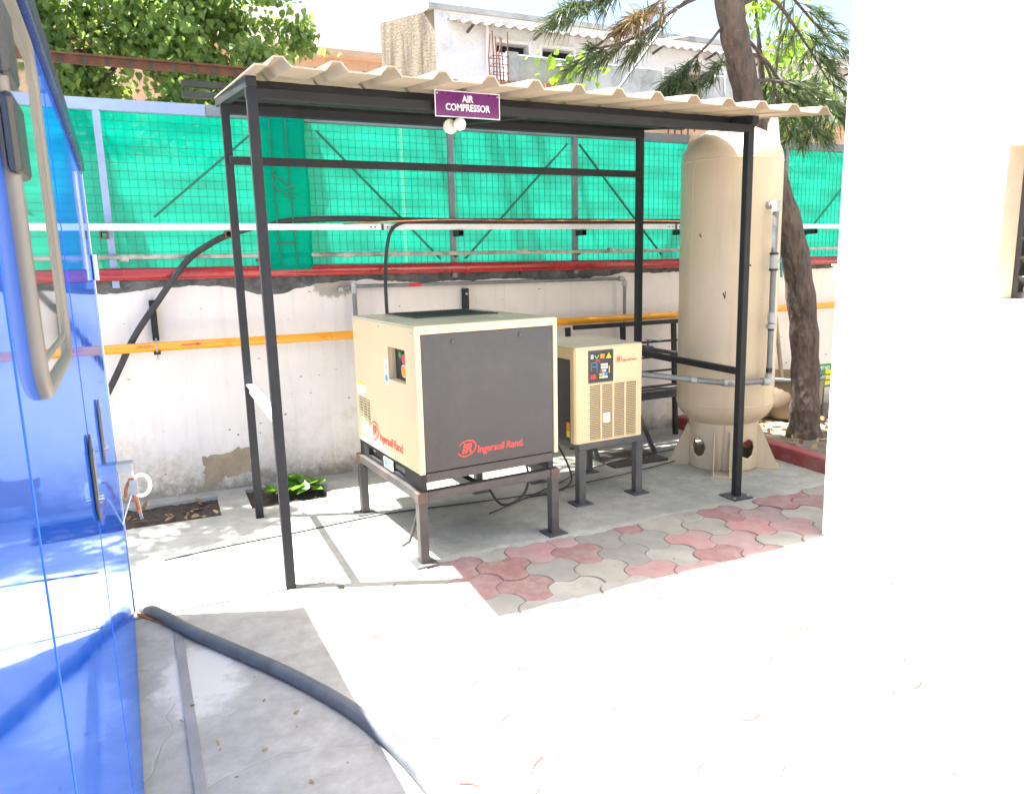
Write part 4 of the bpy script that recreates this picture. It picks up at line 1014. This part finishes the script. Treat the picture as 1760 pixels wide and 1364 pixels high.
branch([A(3.9, 4.56, 3.6), A(4.4, 4.7, 3.65), A(5.0, 4.9, 3.5), A(5.6, 5.0, 3.2)], .02, .5)
branch([A(4.06, 4.53, 2.8), A(4.45, 4.6, 2.85), A(4.9, 4.66, 2.78), A(5.3, 4.72, 2.62)], .015, .35)
for yy, zz, xx, dn in ((5.15, 4.1, 1.2, 380), (5.4, 4.35, 1.0, 380), (5.3, 4.75, 1.3, 380), (5.55, 4.6, 1.2, 380), (5.2, 4.5, 1.6, 380), (5.7, 4.95, 1.5, 380), (5.45, 5.2, 1.6, 380), (5.6, 5.5, 1.6, 380)):  # dense branches above the view, added to shade the slab behind the dryer
    branch([A(3.84, 4.60, zz+.25), A(3.84+(xx-3.84)*.35, 4.6+(yy-4.6)*.5, zz+.32), A(3.84+(xx-3.84)*.7, 4.6+(yy-4.6)*.85, zz+.12), A(xx, yy, zz)], .022, .2, dens=dn, side=.42)
branch([A(3.86, 4.58, 4.4), A(3.3, 4.4, 4.5), A(2.8, 4.3, 4.2)], .022, .3, dens=60)
branch([A(3.84, 4.58, 4.6), A(4.5, 4.9, 4.8), A(5.2, 5.2, 4.5)], .022, .3, dens=60)
branch([A(3.84, 4.58, 4.9), A(3.7, 5.2, 5.0), A(3.6, 5.9, 4.7)], .022, .3, dens=60)

# ------------------------------------------------------------------ broad leaved trees
def broad_tree(name, label, base, trunk, blobs, nleaf, size, mat, shapekind='heart', gap=.5, nbr=16):
    t = thing(name, label, 'tree', base)
    B = Vector(base); L = [Vector(p)-B for p in trunk]
    MB().tube(smooth_path(L, 5), [.16-.09*i/(5*len(L)) for i in range(5*(len(L)-1)+1)], 12).obj('trunk', 'bark', t, True)
    pts = []; sz = []; tips = []
    vols = np.array([b[3]*b[4]*b[5] for b in blobs]); cum = vols/vols.sum()
    for b, fr in zip(blobs, cum):
        c = Vector(b[:3])-B; ncl = max(6, int(b[3]*b[4]*b[5]*34))
        for _ in range(ncl):                                   # clumps inside the lobe
            d = rng.normal(size=3); d /= np.linalg.norm(d); r = rng.random()**.42
            cc = np.array(c)+d*r*np.array(b[3:6]); tips.append(cc); cr = rng.uniform(.13, .30)
            for _ in range(max(4, int(nleaf*fr/ncl))):
                e = rng.normal(size=3)*cr*gap; pts.append(cc+e); sz.append(rng.uniform(.6, 1.25)*size)
    br = MB(); top = L[-1]
    for k in rng.choice(len(tips), min(nbr, len(tips)), replace=False):
        e = Vector(tips[k]); s_ = L[-2].lerp(top, rng.random()); mid = s_.lerp(e, .5)+Vector((0, 0, .12))
        br.tube(smooth_path([s_, mid, e], 4), [.03-.0027*i for i in range(9)], 6)
    br.obj('limbs', 'bark', t, True)
    scatter_leaves('crown', pts, sz, mat, t, shapekind, st='stuff'); return t
broad_tree('fig_tree', 'dense broad leaved green tree rising behind the fence beside the blue canopy', (-.9, 7.6, 0),
   [(-.9, 7.6, 0), (-.85, 7.5, 1.3), (-.7, 7.3, 2.4), (-.8, 7.0, 3.4)],
   [(-1.1, 7.1, 3.3, 1.0, .8, .75), (-.1, 7.2, 3.25, .9, .7, .75), (.75, 7.2, 3.3, .55, .6, .6), (1.0, 7.2, 3.75, .6, .5, .45), (.55, 7.1, 3.0, .7, .5, .45), (.1, 7.4, 3.7, .9, .6, .5), (-.6, 7.5, 3.0, .9, .5, .5), (.3, 7.1, 4.2, 1.0, .8, .6), (-1.0, 6.8, 4.3, 1.1, .8, .6), (-1.7, 6.2, 4.4, .9, .9, .55), (-1.75, 5.3, 4.6, .85, .75, .45), (-1.35, 5.05, 4.5, .65, .5, .35)],
   34000, .058, 'leaf_fig')
broad_tree('yellow_green_tree', 'bright yellow green leafy tree behind the conifer and the tank', (6.3, 6.6, 0),
   [(6.3, 6.6, 0), (6.25, 6.6, 1.2), (6.2, 6.55, 2.2), (6.25, 6.5, 3.0)],
   [(6.25, 6.3, 2.95, .55, .5, .45), (6.5, 6.3, 3.5, .6, .5, .5), (5.6, 6.3, 4.1, .45, .4, .35), (6.6, 6.4, 2.6, .4, .4, .25)],
   1500, .085, 'leaf_bright', 'lance', nbr=10)

# ------------------------------------------------------------------ sunlit white building on the right
hb = thing('white_house', 'blank sunlit white plastered building wall with a barred window', 'building', (3.22, 2.84, 0))
Mh = frame((0, 0, 0), (0, -1, 0), (0, 0, 1), (1, 0, 0))
MB().plate(0, 7.5, -.1, 4.6, [(.835, 1.75, 1.335, 1.965)], Mh, .20).obj('wall', 'white_paint_wall', hb)
MB().box((.201, -.2, -.1), (3.2, -.0, 4.6)).obj('wall', 'white_paint_wall', hb)
MB().box((-.18, -7.6, 4.6), (3.3, .0, 4.75)).obj('roof_slab', 'white_paint_wall', hb)
wn_ = MB().plate(.835, 1.75, 1.335, 1.965, [(.86, 1.72, 1.365, 1.935)], frame((.10, 0, 0), (0, -1, 0), (0, 0, 1), (1, 0, 0)), .04).obj('window_frame', 'brown_steel', hb)
for k in range(7):
    s_ = MB().box((-.05, -1.72, -.003), (.05, -.862, .003)).obj('louvre', 'grey_steel', wn_); s_.location = (.13, 0, 1.40+.082*k); s_.rotation_euler = (0, R(40), 0)
for k in range(5): MB().tube([(.11, -.90-.16*k, 1.336), (.11, -.90-.16*k, 1.964)], .006, 8).obj('bar', 'galv_fitting', wn_)
MB().plate(.805, 1.78, 1.305, 1.995, [(.838, 1.747, 1.338, 1.962)], frame((-.012, 0, 0), (0, -1, 0), (0, 0, 1), (1, 0, 0)), .11).obj('surround', 'trim_reveal_shade', hb)  # border and lining; its cream paints the shaded reveal of the opening
MB().box((.19, -1.74, 1.34), (.195, -.88, 1.96)).obj('dark_room', 'dark_void', wn_)
cl = thing('wall_box', 'small white box fixed at the corner of the white building', 'box', (3.219, 2.80, 1.41))
MB().box((-.045, -.03, 0), (0, .03, .07)).obj('box_body', 'white_plastic', cl, bevel=.004); MB().box((-.05, -.034, .07), (0, .034, .078)).obj('box_lid', 'white_plastic', cl)

# green plant sign by the tree
gs = thing('pit_sign', 'small green notice board with yellow boxes and white letters behind the leaning trunk', 'sign', (5.46, 4.88, 0))
MB().box((-.13, 0, .33), (.13, .012, .55)).obj('board', 'sign_green', gs)
text('E.PIT NO.', .046, frame((-.10, -.0006, .495), (1, 0, 0), (0, 0, 1), (0, -1, 0)), 'sticker_white', gs, .0006, bold=.012, xs=.8)
for k in range(3):
    MB().box((.0, -.001, .455-.052*k), (.09, -.0002, .49-.052*k)).obj('yellow_box', 'sticker_yellow', gs)
    text(('DTS.:', 'OHM:', 'DUE:')[k], .034, frame((-.115, -.0006, .462-.052*k), (1, 0, 0), (0, 0, 1), (0, -1, 0)), 'sticker_white', gs, .0006, bold=.01, xs=.75)
MB().box((-.012, .013, -.02), (.012, .035, .54)).obj('stake', 'grey_steel', gs)
# clay coloured basin and stick behind the tank
bs = thing('clay_basin', 'large brown clay coloured basin on the soil behind the tank', 'basin', (5.22, 5.06, .03))
MB().lathe([(.001, .0), (.17, .0), (.23, .05), (.275, .16), (.285, .40), (.275, .42), (.265, .40), (.25, .15), (.001, .06)], 36).obj('bowl', 'basin_clay', bs, True)
MB().lathe([(.283, .385), (.30, .39), (.30, .41), (.283, .42)], 36).obj('rim', 'grey_steel', bs, True)
o = MB().tube([(5.08, 5.0, .05), (5.18, 5.14, .45), (5.30, 5.36, .95)], [.022, .02, .018], 8).obj('leaning_stick', 'bare_plaster', smooth=True); tag(o, 'pale wooden stick leaning on the wall behind the tank', 'stick')

# ------------------------------------------------------------------ neighbouring buildings
nb = thing('weathered_building', 'old stained white building with corrugated eave and small dark windows behind the shed', 'building', (3.96, 11, 0))
MB().plate(0, 12, 0, 5.09, [(.96, 1.50, 4.60, 4.74), (1.73, 2.28, 4.59, 4.73), (5.2, 5.9, 4.50, 4.66), (6.6, 7.3, 4.48, 4.64)], frame((0, 0, 0), (1, 0, 0), (0, 0, 1), (0, -1, 0)), .16).obj('front_wall', 'far_white', nb)
for a, b in ((.96, 1.50), (1.73, 2.28), (5.2, 5.9), (6.6, 7.3)):
    z0 = 4.595 if a < 3 else 4.49
    fr = MB().plate(a-.05, b+.05, z0-.04, z0+.19, [(a, b, z0, z0+.145)], frame((0, -.16, 0), (1, 0, 0), (0, 0, 1), (0, -1, 0)), .03).obj('window', 'far_pale', nb)
    MB().box((a, .0, z0), (b, .02, z0+.16)).obj('pane', 'dark_void', fr)
dv = Vector((3.43-3.96, 11.89-11, 0)); L_ = dv.length; dn = dv.normalized()
MB().plate(0, L_*1.02, 0, 5.09, [], frame((0, -.16, 0), dn, (0, 0, 1), dn.cross(Vector((0, 0, 1)))), .16).obj('side_wall', 'far_streaked', nb)
MB().box((-.1, -.22, 5.09), (12, .3, 5.16)).obj('parapet_cap', 'far_grey', nb)
ev = MB(); vs = []; fs = []; NN = 520
for i in range(NN+1):
    x = .20+11.6*i/NN; z = .02*math.sin(2*math.pi*i/8)
    vs += [(x, -.17, 4.97+z), (x, -.46, 4.88+z)]
    if i: o = 2*i; fs.append((o-2, o-1, o+1, o))
ev.add(vs, fs).obj('corrugated_eave', 'far_asbestos', nb, True, solid=.012)
for x in np.arange(.5, 11, 1.1): MB().bar((x, -.17, 4.83), (x, -.42, 4.87), .03, .03).obj('eave_bracket', 'brown_steel', nb)
MB().tube([(.80, -.22, 3.0), (.80, -.22, 4.93)], .025, 8).obj('drain_pipe', 'far_pale', nb)
# unfinished lower wing
lw = thing('unfinished_wing', 'grey unplastered parapet on a peach wall with brick course, in front of the old building', 'building', (4.2, 9.4, 0))
MB().box((-1.2, .12, 0), (9, .3, 3.62)).obj('peach_wall', 'far_peach', lw); MB().box((-.3, -.1, 3.62), (9, .4, 3.78)).obj('floor_slab', 'far_grey', lw)
for k in range(12):
    MB().box((.02+.085*k, -.02, 3.782), (.095+.085*k, .16, 3.84+.02*(k % 2))).obj('brick', 'brick_far', lw)
MB().box((.25, .1, 3.782), (9, .25, 4.23)).obj('parapet', 'far_grey', lw, bevel=.02)
for k, x in enumerate((.42, 2.95, 4.1, 6.0)): MB().box((x-.17, .06, 3.784), (x+.0, .098, 4.24+.01*k)).obj('pier', 'far_grey', lw)
def rebar(x, y, z, h, n=6):
    t = thing('rebar_column', 'bundle of bare rusty reinforcing bars sticking up from the unfinished wing', 'rebar', (x, y, z), 0, 'rusty rebar bundles on the unfinished wing')
    for k in range(n):
        px, py = -.10+.2*(k % 3)/2, -.06+.12*(k//3)
        MB().tube([(px, py, 0), (px+rng.normal(0, .012), py, h*.6), (px+rng.normal(0, .03), py, h*rng.uniform(.85, 1.1))], .009, 6).obj('bar', 'rust', t)
    for k in range(4): MB().plate(-.115, .115, -.075, .075, [(-.105, .105, -.065, .065)], Matrix.Translation((0, 0, .05+.1*k)), .008).obj('stirrup', 'rust', t)
rebar(4.30, 9.40, 3.78, .62); rebar(7.45, 9.40, 3.78, .55); 
wr = thing('window_grille', 'rusty iron grille of thin bars on the peach wall above the tank', 'grille', (7.0, 9.36, 3.1))
for k in range(5): MB().tube([(.12*k, .0, 0), (.12*k, .0, .55)], .012, 6).obj('bar', 'rust', wr)
for z in (.12, .35): MB().bar((-.05, .0, z), (.55, .0, z), .012, .03).obj('crossbar', 'rust', wr)
# small weed on the parapet
wd = thing('parapet_weed', 'small bright leafy weed growing on the unfinished parapet', 'plant', (5.35, 9.36, 3.78))
st = MB()
for k in range(6): st.tube([(.0, 0, 0), (rng.normal(0, .15), 0, .22), (rng.normal(0, .3), .0, .38)], .006, 5)
st.obj('stem', 'leaf_bright', wd)
scatter_leaves('foliage', [(rng.normal(0, .26), rng.normal(0, .08), rng.uniform(.1, .52)) for _ in range(55)], rng.uniform(.06, .12, 55), 'leaf_bright', wd, 'heart', st='stuff')
# far peach and white house
fb = thing('far_house', 'distant pale house with peach band and streaked white upper wall', 'building', (2.0, 14, 0))
MB().box((-3.2, 0, 0), (3.2, .3, 5.17)).obj('peach_wall', 'far_peach', fb); MB().box((-3.2, -.25, 5.10), (3.2, .35, 5.2)).obj('ledge', 'far_peach', fb)
MB().box((-3.2, .2, 5.2), (3.2, .5, 5.9)).obj('upper_wall', 'far_pale', fb)
MB().box((1.3, .3, 5.9), (2.4, .9, 6.1)).obj('roof_tank_room', 'far_pale', fb)
for x in (1.1, 1.22): MB().box((x, -.05, 4.3), (x+.03, .0, 5.0)).obj('down_pipe', 'far_grey', fb)
# cable stays
o = MB().tube([(3.55, 5.6, 2.80), (4.25, 5.6, 3.62), (5.2, 5.6, 4.7)], .012, 8).obj('stay_wire', 'galvanised'); tag(o, 'grey stay wire slanting up past the conifer trunk', 'wire')
o = MB().tube(smooth_path([(6.0, 9.0, 4.35), (7.2, 9.1, 4.62), (8.4, 9.2, 5.0)]), .012, 6).obj('pale_line', 'far_pale'); tag(o, 'thin pale service line crossing in front of the old building', 'wire')
print('pavers', cnt)
